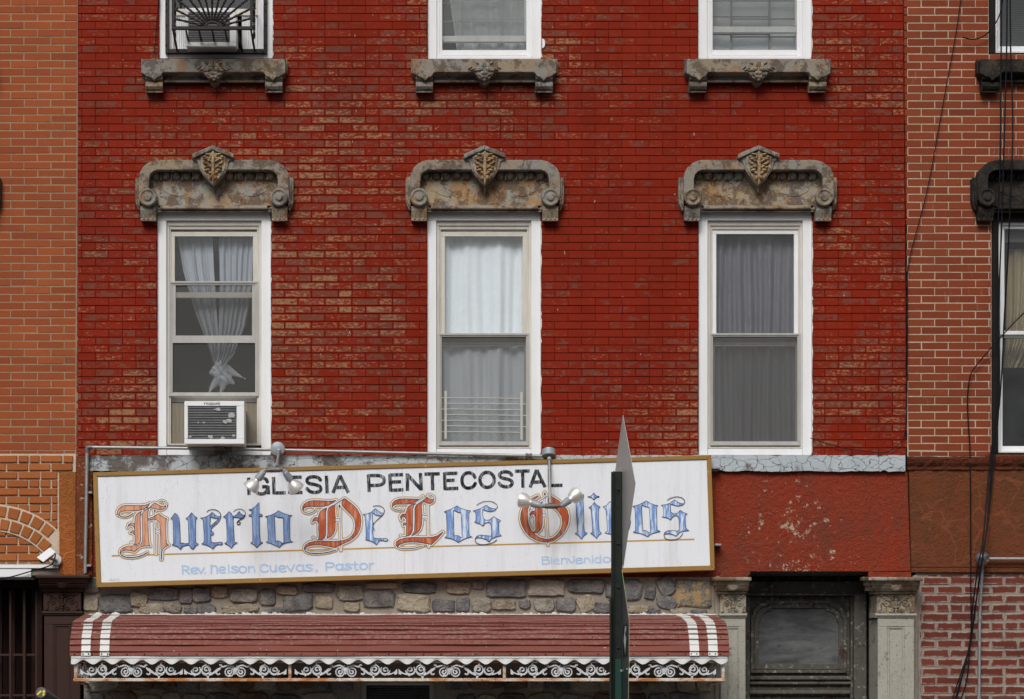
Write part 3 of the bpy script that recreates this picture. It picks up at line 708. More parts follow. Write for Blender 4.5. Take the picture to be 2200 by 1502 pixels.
def upper_window(bld, c, trim='white', rail=(77,90), hwg=92):
    w_ = casing(bld, c, -398, 127, trim=trim, bot=7)
    mb = MB(); mb.ring(c-102.5,-380,c+102.5,120.5,6,10,6,1,-.28,-.065); mb.ring(c-97,-370,c+97,120,4,10,4,.8,-.28,-.08); mb.build('inner_frame', M[trim], w_, bevel=.002)
    mb = MB(); mb.ring(c-93.5,-150,c+93.5,118.6,3,8,3,11,-.13,-.09); mb.build('lower_sash', M[trim], w_, bevel=.002)
    mb = MB(); mb.ring(c-93.5,-360,c+93.5,-142,6,10,6,8,-.18,-.14); mb.build('upper_sash', M[trim], w_, bevel=.002)
    pane(w_, c-90.6,-141,c+90.6,107.7,-.115,'glassclean'); pane(w_, c-88,-351,c+88,-150,-.16)
    if rail:
        mb = MB(); mb.bx(c-92,rail[0],c+92,rail[1],-.22,-.18); mb.bx(c-92,rail[1]+.3,c+92,rail[1]+2,-.215,-.19); mb.bx(c+86,-140,c+92,rail[0]-.3,-.21,-.185); mb.build('storm_rail', M['greyframe'], w_, bevel=.003)
        mb = MB(); mb.bx(c-92,-140,c+85.6,rail[0]-.5,-.206,-.204); mb.build('insect_screen', M['screen'], w_)
    return w_
w5 = upper_window(red, W2+1); w6 = upper_window(red, W3-1, rail=(57,70))
c = W1+4; w4 = casing(red, c, -398, 126, bot=9)
mb = MB(); mb.ring(c-103,-380,c+103,117.5,8,10,8,1,-.28,-.065); mb.ring(c-95,-370,c+95,116,4,8,4,.8,-.28,-.09); mb.build('inner_frame', M['white'], w4, bevel=.002)
mb = MB(); mb.ring(c-91,-150,c+91,33,5,8,5,14,-.19,-.15); mb.build('lower_sash', M['offwhite'], w4, bevel=.002)
mb = MB(); mb.ring(c-91,-360,c+91,-142,6,10,6,8,-.24,-.20); mb.build('upper_sash', M['offwhite'], w4, bevel=.002)
pane(w4, c-86,-141,c+86,19,-.17); pane(w4, c-84,-351,c+84,-150,-.22)
for a,b in ((c-91,c-48),(c+56,c+91)):
    mb = MB(); n = 9
    for i in range(n):
        xa = a+(b-a)*i/n; xb = a+(b-a)*(i+1)/n; xm = (xa+xb)/2
        for p,q,d0,d1 in ((xa,xm,-.19,-.165),(xm,xb,-.165,-.19)): mb.quad(P(p,115,d0*.62),P(q,115,d1*.62),P(q,33.5,d1*.62),P(p,33.5,d0*.62))
    mb.build('accordion_panel', M['acwhite'], w4, recalc=False)
MB.ks = 1.0
# neighbours' windows
def dark_window(bld, c, yt, yb, mid, hw, frame='white', fw=14):
    mb = MB(); mb.ring(c-hw,yt,c+hw,yb,fw,20,fw,3,-.29,-.03); w_ = mb.build('window', M['blackpaint'], bld, bevel=.003)
    x = hw-fw-.3
    mb = MB(); mb.ring(c-x,yt+20.3,c+x,yb-3.3,4,6,4,3,-.27,-.06); mb.ring(c-x+4.2,yt+26.5,c+x-4.2,mid+4,9,9,9,8,-.15,-.09); mb.ring(c-x+4.2,mid+4.2,c+x-4.2,yb-6.5,5,6,5,11,-.18,-.12)
    mb.build('sash_frame', M[frame], w_, bevel=.002)
    pane(w_, c-x+12,yt+34,c+x-12,mid-3,-.12,'glassclean'); pane(w_, c-x+9,mid+9,c+x-9,yb-17,-.15,'glassclean')
    return w_
dark_window(right, WR, 456, 976, 715, 120.5); dark_window(right, WR, -398, 117, -140, 126.5)
dark_window(left, -160.5, 456, 978, 715, 121.5); dark_window(left, -160.5, -398, 126, -140, 121.5)

# ------------------------------------------------------------------ curtains and blinds
def curtain(name, label, mat, xl_, xr_, y0, y1, d, amp=.02, folds=9, seed=1, nx=90, ny=26, cat='curtain'):
    rr = random.Random(seed); ph = [rr.uniform(0,6.28) for _ in range(6)]; fr = [folds*rr.uniform(.7,1.3)*k for k in (1,1.7,.45)]
    mb = MB(); vs = []; fs = []
    for j in range(ny+1):
        v = j/ny; y = y0+(y1-y0)*v; a, b = xl_(v), xr_(v)
        for i in range(nx+1):
            u = i/nx; uu = u+.012*math.sin(5*v+ph[3]+9*u)
            k = math.sin(6.283*fr[0]*uu+ph[0]+.6*v)+.55*math.sin(6.283*fr[1]*uu+ph[1]-.5*v)+.7*math.sin(6.283*fr[2]*uu+ph[2])
            vs.append(P(a+(b-a)*u, y, d+amp*k*(.45+.55*v)))
    fs = [(j*(nx+1)+i,j*(nx+1)+i+1,(j+1)*(nx+1)+i+1,(j+1)*(nx+1)+i) for j in range(ny) for i in range(nx)]
    mb.add(vs, fs); o = mb.build(name, mat, None, smooth=True, origin=P((xl_(1)+xr_(1))/2,y1,d), recalc=False)
    return tag(o, label, cat, 'curtains behind the window panes')
k = lambda a: (lambda v: a)
curtain('curtain', 'white net curtain filling the middle window above the sign', M['curtW'], k(W2-97), k(W2+97), 488, 985, -.176, .024, 4.2, 3)
curtain('curtain', 'dim grey lilac curtain with many folds in the window above the red stucco', M['curtG'], k(W3-97), k(W3+97), 505, 985, -.20, .028, 7, 8)
lerp = lambda pts: (lambda v: next((a[1]+(b[1]-a[1])*(v-a[0])/(b[0]-a[0]) for a,b in zip(pts,pts[1:]) if a[0] <= v <= b[0]), pts[-1][1]))
kc = thing('curtain', 'sheer white curtain tied in a knot behind the window with the air conditioner', 'curtain', P(470,860,-.20), 'curtains behind the window panes')
def voile(xl_, xr_, y0, y1, d, seed, folds=4, amp=.018, nm='voile_panel'):
    o = curtain(nm, '', M['curtS'], xl_, xr_, y0, y1, d, amp, folds, seed, 60, 30)
    for q in ('label','category','group'): del o[q]
    wl = Vector(ORG[o.name]); o.parent = kc; o.location = wl-Vector(ORG[kc.name]); return o
voile(lerp([(0,379),(.3,394),(.6,420),(.85,448),(1,462)]), lerp([(0,456),(.3,460),(.6,466),(1,474)]), 495, 790, -.185, 4)
voile(lerp([(0,469),(.4,472),(.8,468),(1,462)]), lerp([(0,552),(.4,545),(.7,528),(.9,505),(1,480)]), 495, 790, -.175, 9, 5)
mb = MB()
def cloth_lump(c, rx, ry, rz, rot, fold):
    mb.ball(c, rx, ry, rz, 40, 22, rot); n = 40*23; c = Vector(c)
    for i in range(len(mb.v)-n, len(mb.v)):
        p = Vector(mb.v[i])-c; k = 1+.16*math.sin(fold*(p.x*.6+p.z)/rx+2*math.sin(p.x/rx*2.2))+.07*math.sin(fold*2.3*(p.x-p.z*.4)/rx); mb.v[i] = tuple(c+p*k)
cloth_lump(P(474,800,-.20), .085, .06, .072, .5, 5.); cloth_lump(P(487,813,-.19), .068, .05, .046, -.6, 6.); cloth_lump(P(467,789,-.19), .058, .05, .038, .9, 5.)
mb.build('knot', M['curtS'], kc, smooth=True)
mb = MB()
for pts in ([(488,795),(505,803),(527,814)],[(470,815),(456,830),(446,850)],[(480,818),(478,835),(470,850)]):
    mb.tube(smoothpath([P(x,y,-.20) for x,y in pts],2), [.055-.012*i/2 for i in range(len(smoothpath([P(x,y,-.20) for x,y in pts],2)))][::1], 10)
mb.build('knot_tail', M['curtS'], kc, smooth=True)
curtain('curtain', 'pale grey curtain swept aside at the left, upper middle window', M['curtP'], lerp([(0,950),(.45,962),(.75,975),(1,985)]), k(W2+98), -160, 135, -.20, .014, 4, 6)
curtain('curtain', 'smooth grey curtain behind bars in the upper right window of the red house', M['curtP'], k(W3-98), k(W3+98), -160, 135, -.235, .004, 2, 7)
curtain('curtain', 'gold satin curtain swept across the neighbour window at the right edge', M['gold_cl'], lerp([(0,2166),(.8,2160),(1,2155)]), lerp([(0,2320),(.7,2290),(.9,2240),(1,2215)]), 535, 790, -.30, .022, 7, 12)
mb = MB()
for i in range(58):
    y = -150+i*4.6; mb.add([P(2140,y,-.2),P(2362,y,-.2),P(2362,y+4.1,-.216),P(2140,y+4.1,-.216)], [(0,1,2,3)])
o = mb.build('window_blind', plain('grey_blind_slats',(.22,.225,.22),.6), None, origin=P(2251,117,-.2), recalc=False); tag(o, 'grey slatted blind in the neighbour window at the upper right edge', 'blind')
mb = MB(); mb.bx(2150,486,2352,520,-.2,-.19); o = mb.build('roller_blind', plain('grey_roller_cloth',(.12,.12,.125),.7), None, origin=P(2251,520,-.2)); tag(o, 'short dark roller blind above the gold curtain', 'blind')

# ------------------------------------------------------------------ air conditioners
LET = {'F':[[(0,0),(0,1)],[(0,0),(.6,0)],[(0,.5),(.5,.5)]],'R':[[(0,0),(0,1)],[(0,0),(.5,0),(.65,.25),(.5,.5),(0,.5)],[(.35,.5),(.7,1)]],'I':[[(.1,0),(.1,1)]],
 'G':[[(.75,.2),(.5,0),(.15,.1),(0,.5),(.15,.9),(.5,1),(.78,.8),(.78,.55),(.5,.55)]],'D':[[(0,0),(0,1),(.4,1),(.7,.75),(.7,.25),(.4,0),(0,0)]],'A':[[(0,1),(.38,0),(.76,1)],[(.15,.65),(.6,.65)]],'E':[[(0,0),(0,1)],[(0,0),(.6,0)],[(0,.5),(.5,.5)],[(0,1),(.6,1)]]}
def word(mb, txt, x, y, h, wd, d, adv=.92):
    for ch in txt:
        for st in LET[ch]: mb.ribbon([(x+a*h,y+b*h) for a,b in st], wd, d, caps=False)
        x += (.42 if ch == 'I' else adv)*h
def ac(x0, y0, x1, y1, d, label, logo_top):
    t = thing('air_conditioner', label, 'air conditioner', P((x0+x1)/2, y1, d/2), 'window air conditioners')
    w_ = x1-x0; h = y1-y0
    mb = MB(); mb.bx(x0+2,y0+2,x1-1,y1-1,-.25,d-.02); mb.build('case', M['acwhite'], t, bevel=.008)
    mb = MB(); gx0, gx1 = x0+w_*.06, x1-w_*.13; gy0, gy1 = (y0+h*.115, y1-h*.115)
    mb.ring(x0,y0,x1,y1, gx0-x0, gy0-y0, x1-gx1, y1-gy1, d-.018, d); mb.build('front_bezel', M['acwhite'], t, bevel=.004)
    mb = MB(); mb.bx(gx0+.3,gy0+.3,gx1-.3,gy1-.3,d-.018,d-.012); mb.build('condenser_fins', M['acdark'], t)
    mb = MB(); n = 13
    for i in range(n):
        y = gy0+(gy1-gy0)*(i+.6)/n; mb.tube([P(gx0,y,d-.006),P(gx1,y,d-.006)], .0022, 5)
    mb.build('grille', M['acrib'], t)
    mb = MB(); word(mb, 'FRIGIDAIRE', (x0+x1)/2-21.5, y0+3.2 if logo_top else y1-h*.085, 4.6, .85, d+.001)
    mb.build('brand_lettering', M['stk_black'] if logo_top else M['acrib'], t, recalc=False)
    return t, (gx0,gx1,gy0,gy1)
a1, gr = ac(396, 862, 525, 954, .34, 'white window air conditioner with lint on its grille and a support bracket beneath', True)
rr = random.Random(3)
for x,y,s_ in [(469,880,7),(497,893,9),(492,904,8),(484,906,6),(452,938,7),(478,942,6),(438,908,3),(426,908,3),(408,938,4),(502,936,5),(462,880,3)]:
    pts = [(x+s_*(.6+.5*rr.random())*math.cos(t*.785), y+s_*.75*(.5+.6*rr.random())*math.sin(t*.785)) for t in range(8)]; mb = MB(); mb.prism(pts, .33, .338); mb.build('lint_tuft', M['lint'], a1, bevel=.002)
mb = MB(); mb.prism([(457,955),(484,955),(482,960),(478,967),(462,967),(459,960)], -.02, .16); mb.bx(462,967.5,481,979,.0,.05); mb.build('support_bracket', M['bracket'], a1, bevel=.003)
a2, gr = ac(398, 17, 508, 100, .22, 'white window air conditioner behind the sunburst window guard', False)

# ------------------------------------------------------------------ sunburst window guard
gd = thing('window_guard', 'black wrought iron window guard with twisted sunburst bars', 'window guard', P(463,118,.1))
mb = MB()
mb.bx(355,-60,362.5,114,-.03,.02); mb.bx(566,-60,574,114,-.03,.02); mb.bx(362.8,105,565.7,114,-.03,.018)
mb.build('wall_frame', M['iron'], gd, bevel=.002)
mb = MB()
for y in (8,23,54,97):
    for x in (357,570): mb.ball(P(x,y,.022), .008, .008, .008, 8, 5)
mb.build('bolt', M['iron'], gd, smooth=True)
F = .46
mb = MB(); mb.bx(368.5,-60,374.5,56,F-.03,F); mb.bx(537,-60,543,56,F-.03,F); mb.bx(368.5,56.2,543,63,F-.03,F); mb.build('front_frame', M['iron'], gd, bevel=.002)
def twist(mb, a, b, r, turns):
    a, b = Vector(a), Vector(b); L = (b-a).length; n = max(12,int(L/.012)); t = (b-a)/L; u = t.orthogonal().normalized(); w_ = t.cross(u); vs = []
    for i in range(n+1):
        p = a+(b-a)*i/n; th = i/n*turns*6.283
        for q in range(4):
            an = th+q*math.pi/2; vs.append(p+(u*math.cos(an)+w_*math.sin(an))*r)
    fs = [(i*4+q,i*4+(q+1)%4,(i+1)*4+(q+1)%4,(i+1)*4+q) for i in range(n) for q in range(4)]+[(3,2,1,0),tuple(range(n*4,n*4+4))]
    mb.add(vs, fs)
cx_, cy_ = 456, 59
for i in range(13):
    an = R(13+i*154/12); mb = MB(); x0, y0 = cx_+14*math.cos(an)*1.15, cy_-13*math.sin(an)
    L = 200; x1, y1 = cx_+L*math.cos(an), cy_-L*math.sin(an)
    if x1 > 538: t_ = (538-cx_)/math.cos(an); x1, y1 = 538, cy_-t_*math.sin(an)
    if x1 < 374: t_ = (374-cx_)/math.cos(an); x1, y1 = 374, cy_-t_*math.sin(an)
    if y1 < -60: t_ = (cy_+60)/math.sin(an); x1, y1 = cx_+t_*math.cos(an), -60
    twist(mb, P(x0,y0,F-.015), P(x1,y1,F-.015), .0105, L/45); mb.build('ray_bar', M['iron'], gd)
mb = MB(); ou = [(cx_+17*math.cos(R(a)),cy_-2-13*math.sin(R(a))) for a in range(0,181,15)]; inn = [(cx_+14*math.cos(R(a)),cy_-2-9*math.sin(R(a))) for a in range(180,-1,-15)]
mb.prism(ou+inn, F-.03, F+.004); mb.build('hub_arc', M['iron'], gd)
for i in range(7):
    x = 371+i*28; mb = MB(); twist(mb, P(x,62,F-.015), P(x+9.5 if i < 6 else x+8,108,.0), .010, 9); mb.build('floor_bar', M['iron'], gd)
for x0,x1 in ((370,381),(540,548)):
    for y in (20,-30):
        mb = MB(); twist(mb, P(x0+1,y,F-.015), P(x1,y-2,.0), .010, 8); mb.build('side_bar', M['iron'], gd)
    mb = MB(); twist(mb, P(x0+6,-60,F*.5), P(x0+6,84,F*.5), .011, 14); mb.build('side_bar', M['iron'], gd)

# child guard in the middle window, bars in the upper right one
cg = thing('child_guard', 'pale metal child guard of seven thin rails behind the middle window screen', 'window guard', P(1039,943,-.15))
for x0,x1,y0,y1 in ((955,960,840,943),(1118,1123,843,945)):
    mb = MB(); mb.bx(x0,y0,x1,y1,-.066,-.0585); mb.build('upright', M['iron2'], cg, bevel=.001)
for i in range(7):
    y = 854.5+i*12.15; a, b = (948,1117) if i % 2 == 0 else (960,1130); mb = MB(); mb.tube([P(a,y,-.0625),P(b,y+1.8,-.0625)], .0044, 6); mb.build('rail', M['iron2'], cg, smooth=True)
wb = thing('window_gate', 'dark steel bars behind the glass of the upper right window', 'window guard', P(1612,107,-.25))
for x in (1571,1653): mb = MB(); mb.bx(x-2,-140,x+2,106,-.19,-.18); mb.build('upright', M['bracket'], wb)
for y,a,b in ((36,1528,1652),(41,1572,1709),(74.5,1528,1652),(79.5,1572,1709),(2,1528,1709),(-40,1528,1709)): mb = MB(); mb.tube([P(a,y,-.175),P(b,y,-.175)], .006, 6); mb.build('rail', M['bracket'], wb)
wb = thing('window_gate', 'thin pale bars behind the glass of the upper middle window', 'window guard', P(1040,107,-.25))
for x in (993,1079): mb = MB(); mb.bx(x-1.2,-140,x+1.2,106,-.165,-.16); mb.build('upright', M['greyframe'], wb)
for y,a,b in ((6,950,1079),(41,994,1131),(46,950,1079),(1,994,1131),(-40,950,1131)): mb = MB(); mb.tube([P(a,y,-.157),P(b,y,-.157)], .0035, 6); mb.build('rail', M['greyframe'], wb)
mb = MB(); mb.prism([(1165,83.5),(1167,83),(1170,86),(1171.5,92),(1170.5,99),(1168,103),(1165,103.5)], .0, .012); mb.build('wall_disc', M['acwhite'], red, bevel=.003)

# ------------------------------------------------------------------ string course, stucco, stone base
rr = random.Random(21)
mb = MB(); xs = list(range(190,1949,9))
def crs(x): return (.054+.004*rr.random()+.004*math.sin(x*.031), 978+rr.uniform(-.7,.7)+(1.6 if rr.random() < .10 else 0), 1012.5+.8*math.sin(x*.05)+rr.uniform(-.8,.8)-(2.6 if rr.random() < .10 else 0))
rows = [crs(x) for x in xs]
for (xa,(da,ta,ba)),(xb,(db,tb,bb)) in zip(zip(xs,rows),zip(xs[1:],rows[1:])):
    mb.quad(P(xa,ba,da),P(xb,bb,db),P(xb,tb,db),P(xa,ta,da)); mb.quad(P(xa,ta,da),P(xb,tb,db),P(xb,tb,-.05),P(xa,ta,-.05)); mb.quad(P(xb,bb,db),P(xa,ba,da),P(xa,ba,-.05),P(xb,bb,-.05))
xe = xs[-1]; mb.quad(P(xe,rows[-1][2],rows[-1][0]),P(xe,rows[-1][2],-.05),P(xe,rows[-1][1],-.05),P(xe,rows[-1][1],rows[-1][0]))
mb.build('string_course', M['peel'], red, recalc=False)
mb = MB(); mb.prism([(195,1013.5),(1950,1013.5),(1953,1120),(1957,1227),(1875,1228),(1875,1240),(1866,1240),(1866,1228),(1612,1228),(1612,1234),(1604,1240),(1545,1240),(1545,1270),(195,1270)], -.30, .015)
mb.build('stucco_panel', M['redst'], red, bevel=.004)
mb = MB(); mb.bx(1866.3,1228.5,1958,1240,-.2,.012); mb.build('stucco_return', M['redst'], red, bevel=.003)
# stone veneer
mb = MB(); mb.m = 1
for a in ((180,1240,1545,1466),(180,1466,775,2100),(935,1466,1545,2100)): mb.bx(*a,-.28,.02)
mb.m = 0
DK,TN,MO,BR,MX = (.115,.12,.132,.5),(.36,.295,.215,.5),(.27,.245,.21,.5),(.12,.055,.035,.5),(.13,.125,.12,.8)
def rock(x0, y0, x1, y1, col, rot=0, sq=.5):
    sq *= .72
    cx_, cy_ = (x0+x1)/2,(y0+y1)/2; hw, hh = (x1-x0)/2+1.1,(y1-y0)/2+1.0; n = 18; ring = []
    for i in range(n):
        t = 2*math.pi*i/n+.1; ct, st_ = math.cos(t), math.sin(t); e = sq
        x = hw*math.copysign(abs(ct)**e,ct)*rr.uniform(.92,1.09); y = hh*math.copysign(abs(st_)**e,st_)*rr.uniform(.88,1.10)
        ring.append((x*1.04*math.cos(rot)-y*math.sin(rot), x*math.sin(rot)+y*math.cos(rot)))
    jd = rr.uniform(.035,.05); kk = rr.uniform(.78,1.2); c_ = tuple(q*kk*rr.uniform(.96,1.04) for q in col[:3])+(col[3],); mb.col = c_
    vs = []
    for f,dd in ((1,.018),(.97,jd-.008),(.86,jd+.004),(.45,jd+.008)): vs += [P(cx_+x*f,cy_+y*f,dd+rr.uniform(-.003,.003) if f < .98 else dd) for x,y in ring]
    vs.append(P(cx_,cy_,jd+.009)); fs = [(l*n+i,l*n+(i+1)%n,(l+1)*n+(i+1)%n,(l+1)*n+i) for l in range(3) for i in range(n)]+[(3*n+i,3*n+(i+1)%n,4*n) for i in range(n)]
    mb.add(vs, fs)
def rk(o, lst):
    for a,b,c,d_,col,*ro in lst: rock(o[0]+a/3.143,o[1]+c/3.143,o[0]+b/3.143,o[1]+d_/3.143,col,*(ro or []))
rk((0,1150),[(575,670,290,390,DK),(570,660,405,512,TN),(680,890,405,520,DK),(880,990,385,480,TN,.2),(1005,1200,352,440,DK),(1215,1295,360,465,DK),(1300,1415,352,450,DK),(1430,1535,345,420,TN),(1105,1220,455,520,MO,.2,.8),(945,1105,460,528,TN,0,.8),(1245,1330,482,526,DK,0,.8),(1335,1455,470,526,DK,0,.8),(1505,1735,468,524,TN,-.08,.8),(1560,1730,360,455,MO),(1755,1860,362,475,DK,0,.7),(1870,2010,342,402,TN,.1,.8),(1915,2110,400,510,DK,-.15,.7),(1790,1930,490,525,DK,-.1,.8)])
rk((650,1150),[(90,205,410,495,TN,.1,.7),(0,215,325,385,DK),(240,410,335,440,MO),(285,380,455,512,TN),(410,620,375,485,DK,.02,.4),(430,650,322,360,TN,0,.6),(640,860,400,515,TN,.05),(680,895,322,390,DK,.03),(975,1130,312,396,TN,.05,.6),(880,1025,435,515,DK,.05),(1040,1125,420,512,DK),(1150,1220,310,365,MO,0,.8),(1145,1270,425,520,MO,0,.8),(1255,1500,300,425,DK,0,.35),(1285,1440,440,502,TN),(1465,1535,435,495,DK,.1,.9),(1525,1770,298,412,MO),(1570,1700,425,515,MO,0,.8),(1715,1845,420,515,DK,.03,.7),(1800,2035,300,390,DK,.02,.35),(1855,1970,405,518,TN,-.4,.7),(1970,2070,455,522,DK),(2055,2290,302,438,DK)])
rk((1250,1150),[(430,495,345,435,DK,.15,.6),(515,620,280,405,DK,-.5,.6),(505,640,408,495,DK,.25,.9),(640,868,300,490,MX,.02,.3),(315,450,475,522,TN,0,.7),(455,525,480,532,DK,.3,.8),(600,700,495,532,TN,0,.9),(740,840,505,535,DK,0,.7)])
y = 1452
while y < 1830:
    h = rr.uniform(34,52); x = 183
    while x < 1540:
        wd = rr.uniform(34,78)
        if not (760 < x+wd and x < 940) and x+wd < 1546: rock(x+2,y+2+rr.uniform(-3,3),x+wd-3,y+h-3+rr.uniform(-3,3),rr.choice((DK,DK,BR,BR,MO,TN)),rr.uniform(-.12,.12),rr.uniform(.35,.8))
        x += wd
    y += h
mb.build('stone_facing', [M['stone'],M['stonemortar']], red, recalc=False)
mb = MB(); mb.ring(775,1466,935,1800,12,6,12,6,-.26,-.04); sw = mb.build('window', M['greyframe'], red, bevel=.003)
mb = MB()
for i in range(60): yy = 1475+i*5; mb.bx(788,yy,922,yy+3.2,-.10,-.085)
mb.build('shutter_slats', M['acdark'], sw)
mb = MB(); mb.bx(1536,1237,1548,2100,-.2,.055); mb.build('stone_edge', M['stonemortar'], red, bevel=.02, seg=2)

# ------------------------------------------------------------------ doorway with pilasters
def pilaster(bld, x0, x1, mats, yo=0, side=0, dep=.10):
    sh, cp = mats; cx_ = (x0+x1)/2; w_ = x1-x0; base = dep
    mb = MB(); mb.bx(x0+w_*.02,1328+yo,x1-w_*.02,2100,-.25,base-.012); b = mb.build('pilaster', sh, bld, bevel=.003)
    mb = MB(); i0, i1 = x0+w_*.26, x1-w_*.26
    mb.ring(x0+w_*.02+.2,1328.4+yo,x1-w_*.02-.2,2099,i0-x0,18,x1-i1,10,base-.012,base+.004); mb.ring(i0+w_*.02,1346.8+yo,i1-w_*.02,2088,w_*.055,4,w_*.055,4,base-.012,base-.002); mb.build('panel_moulding', sh, b, bevel=.003)
    mb = MB(); mb.xprof(x0-w_*.04,x1+w_*.04,[(-.1,1318+yo),(base+.02,1318+yo),(base+.03,1320+yo),(base+.03,1322.5+yo),(base+.015,1324+yo),(base+.015,1327+yo),(-.1,1328+yo)]); mb.build('astragal', sh, b, bevel=.002)
    mb = MB(); mb.bx(x0,1277+yo,x1,1318+yo,-.2,base+.002); mb.build('capital_block', cp, b, bevel=.003)
    mb = MB(); e = w_*.17
    mb.xprof(x0-e*.3,x1+e*.3,[(-.1,1270+yo),(base+.03,1270+yo),(base+.045,1272+yo),(base+.03,1275+yo),(base+.02,1277+yo),(-.1,1277+yo)])
    mb.xprof(x0-e*.7,x1+e*.7,[(-.1,1258.5+yo),(base+.10,1258.5+yo),(base+.11,1261+yo),(base+.085,1266+yo),(base+.05,1270+yo),(-.1,1270+yo)])
    mb.xprof(x0-e*.85,x1+e*.85,[(-.1,1248+yo),(base+.15,1248+yo),(base+.14,1252+yo),(base+.125,1256+yo),(base+.12,1258.5+yo),(-.1,1258.5+yo)])
    mb.xprof(x0-e*1.25,x1+e*1.25,[(-.1,1239.8+yo),(base+.17,1239.8+yo),(base+.175,1243+yo),(base+.17,1247.8+yo),(-.1,1247.8+yo)])
    mb.build('abacus', cp, b, bevel=.004)
    mb = MB()
    for i in range(9):
        an = R(180+i*22.5); mb.ball(P(cx_+6.6*math.cos(an),1258+yo-6.6*math.sin(an),base+.115), .0085, .016, .027, 8, 6, an-math.pi/2)
    mb.ball(P(cx_,1259+yo,base+.125), .012, .012, .012, 8, 6)
    mb.build('rosette', cp, b, smooth=True)
    mb = MB(); d_ = base+.004; q = w_/57
    for s_ in (1,-1):
        f = lambda x,y,_s=s_: P(cx_+_s*x*q, y+yo, d_)
        mb.tube(smoothpath([f(3,1306),f(4,1298),f(8,1290),f(15,1288),f(19,1293),f(18,1300),f(13,1302),f(10,1298),f(13,1295)],2), .0085, 6)
        mb.tube(smoothpath([f(8,1290),f(14,1285),f(19,1284),f(22,1279)],2), .0075, 6)
        mb.tube(smoothpath([f(19,1293),f(23,1300),f(21,1308),f(24,1314),f(20,1316)],2), .0075, 6)
        mb.tube(smoothpath([f(3,1312),f(8,1308),f(11,1311),f(8,1315),f(5,1313)],2), .007, 6)
        for x,y,rx,rz in ((14,1296,.012,.012),(22,1280,.012,.014),(9,1313,.012,.01),(24,1314,.013,.012),(5,1286,.011,.016),(17,1285,.014,.009)): mb.ball(f(x,y), rx, .014, rz, 8, 6)
    mb.tube([P(cx_,1316+yo,d_),P(cx_,1300+yo,d_+.006),P(cx_,1280+yo,d_)], [.012,.008,.014], 8)
    for y,rx in ((1283,.016),(1288,.02),(1305,.022),(1311,.014),(1316,.012)): mb.ball(P(cx_,y+yo,d_+.006), rx, .016, .012, 8, 6)
    mb.build('scroll_carving', cp, b, smooth=True)
    return b
pilaster(red, 1547, 1603, (M['cream'],M['creamcap']))
pilaster(red, 1884, 1966, (M['cream'],M['creamcap']), dep=.14)
mb = MB(); mb.bx(1962,1236,1973,2100,-.2,.03); mb.build('mortar_edge', M['stonemortar'], red, bevel=.008)
# recess
mb = MB(); B = -.52
xa, xb = X(1602), X(1884); zt = Z(1228.6); 
mb.quad((xa,0.01,0),(xa,-B,0),(xa,-B,zt),(xa,0.01,zt)); mb.quad((xb,-B,0),(xb,0.01,0),(xb,0.01,zt),(xb,-B,zt)); mb.quad((xa,0.01,zt),(xa,-B,zt),(xb,-B,zt),(xb,0.01,zt)); mb.quad((xa,-B,0),(xb,-B,0),(xb,-B,zt),(xa,-B,zt))
dr = mb.build('door_recess', M['oldwood'], red, recalc=False)
mb = MB(); mb.bx(1600,1249,1862,1275,-.50,-.40); mb.xprof(1600,1862,[(-.5,1275),(-.37,1275),(-.38,1279),(-.42,1281),(-.5,1281)]); mb.build('door_header', M['oldwood'], dr, bevel=.004)
mb = MB(); mb.bx(1835,1275.5,1862,2100,-.50,-.32); mb.bx(1828,1281.5,1835,2100,-.50,-.40); mb.bx(1600,1281.5,1611,2100,-.50,-.36); mb.build('door_jamb', M['oldwood'], dr, bevel=.006)
dp = MB()
def shoulder(x0,y0,x1,y1,r):
    pts = []
    pts += [(x0,y1),(x0,y0+r*1.15),(x0+r*.12,y0+r*1.15)]
    for i in range(7): a = R(180+i*15); pts.append((x0+r*1.05+r*.9*math.cos(a)*1.0, y0+r*1.1+r*.9*math.sin(a)))
    pts += [(x0+r*1.15,y0+r*.15),(x0+r*1.15,y0)]
    return pts+[(x0+x1-x,y) for x,y in pts[::-1]]
dp.bx(1608,1281.5,1836,1452,-.51,-.47); 
def frame_(o_, i_, d0, d1):
    n = len(o_); f = [P(x,y,d1) for x,y in o_]+[P(x,y,d1) for x,y in i_]; b = [Vector((p.x,-d0,p.z)) for p in f]
    fs = []
    for i in range(n):
        j = (i+1)%n; fs += [(i,j,n+j,n+i),(2*n+i,2*n+j,j,i),(n+i,n+j,3*n+j,3*n+i)]
    dp.add(f+b, fs)
frame_(shoulder(1613,1290,1819,1446,28), shoulder(1620,1297,1812,1439,27), -.49, -.43)
frame_(shoulder(1620.5,1297.5,1811.5,1438.5,27), shoulder(1630,1307,1802,1426,25), -.48, -.445)
dp.xprof(1606,1838,[(-.5,1452),(-.42,1452),(-.40,1455),(-.40,1460),(-.44,1463),(-.41,1466),(-.41,1470),(-.46,1474),(-.5,1474)])
dp.bx(1606,1474.5,1838,1482,-.5,-.45); dp.xprof(1606,1838,[(-.5,1482),(-.43,1482),(-.42,1490),(-.45,1494),(-.5,1495)]); dp.bx(1606,1495.5,1838,2100,-.51,-.48)
dpo = dp.build('door_transom', M['oldwood'], dr, bevel=.003)
mb = MB(); mb.bx(1628,1303,1804,1428,-.469,-.465); mb.build('transom_pane', M['grime'], dr)

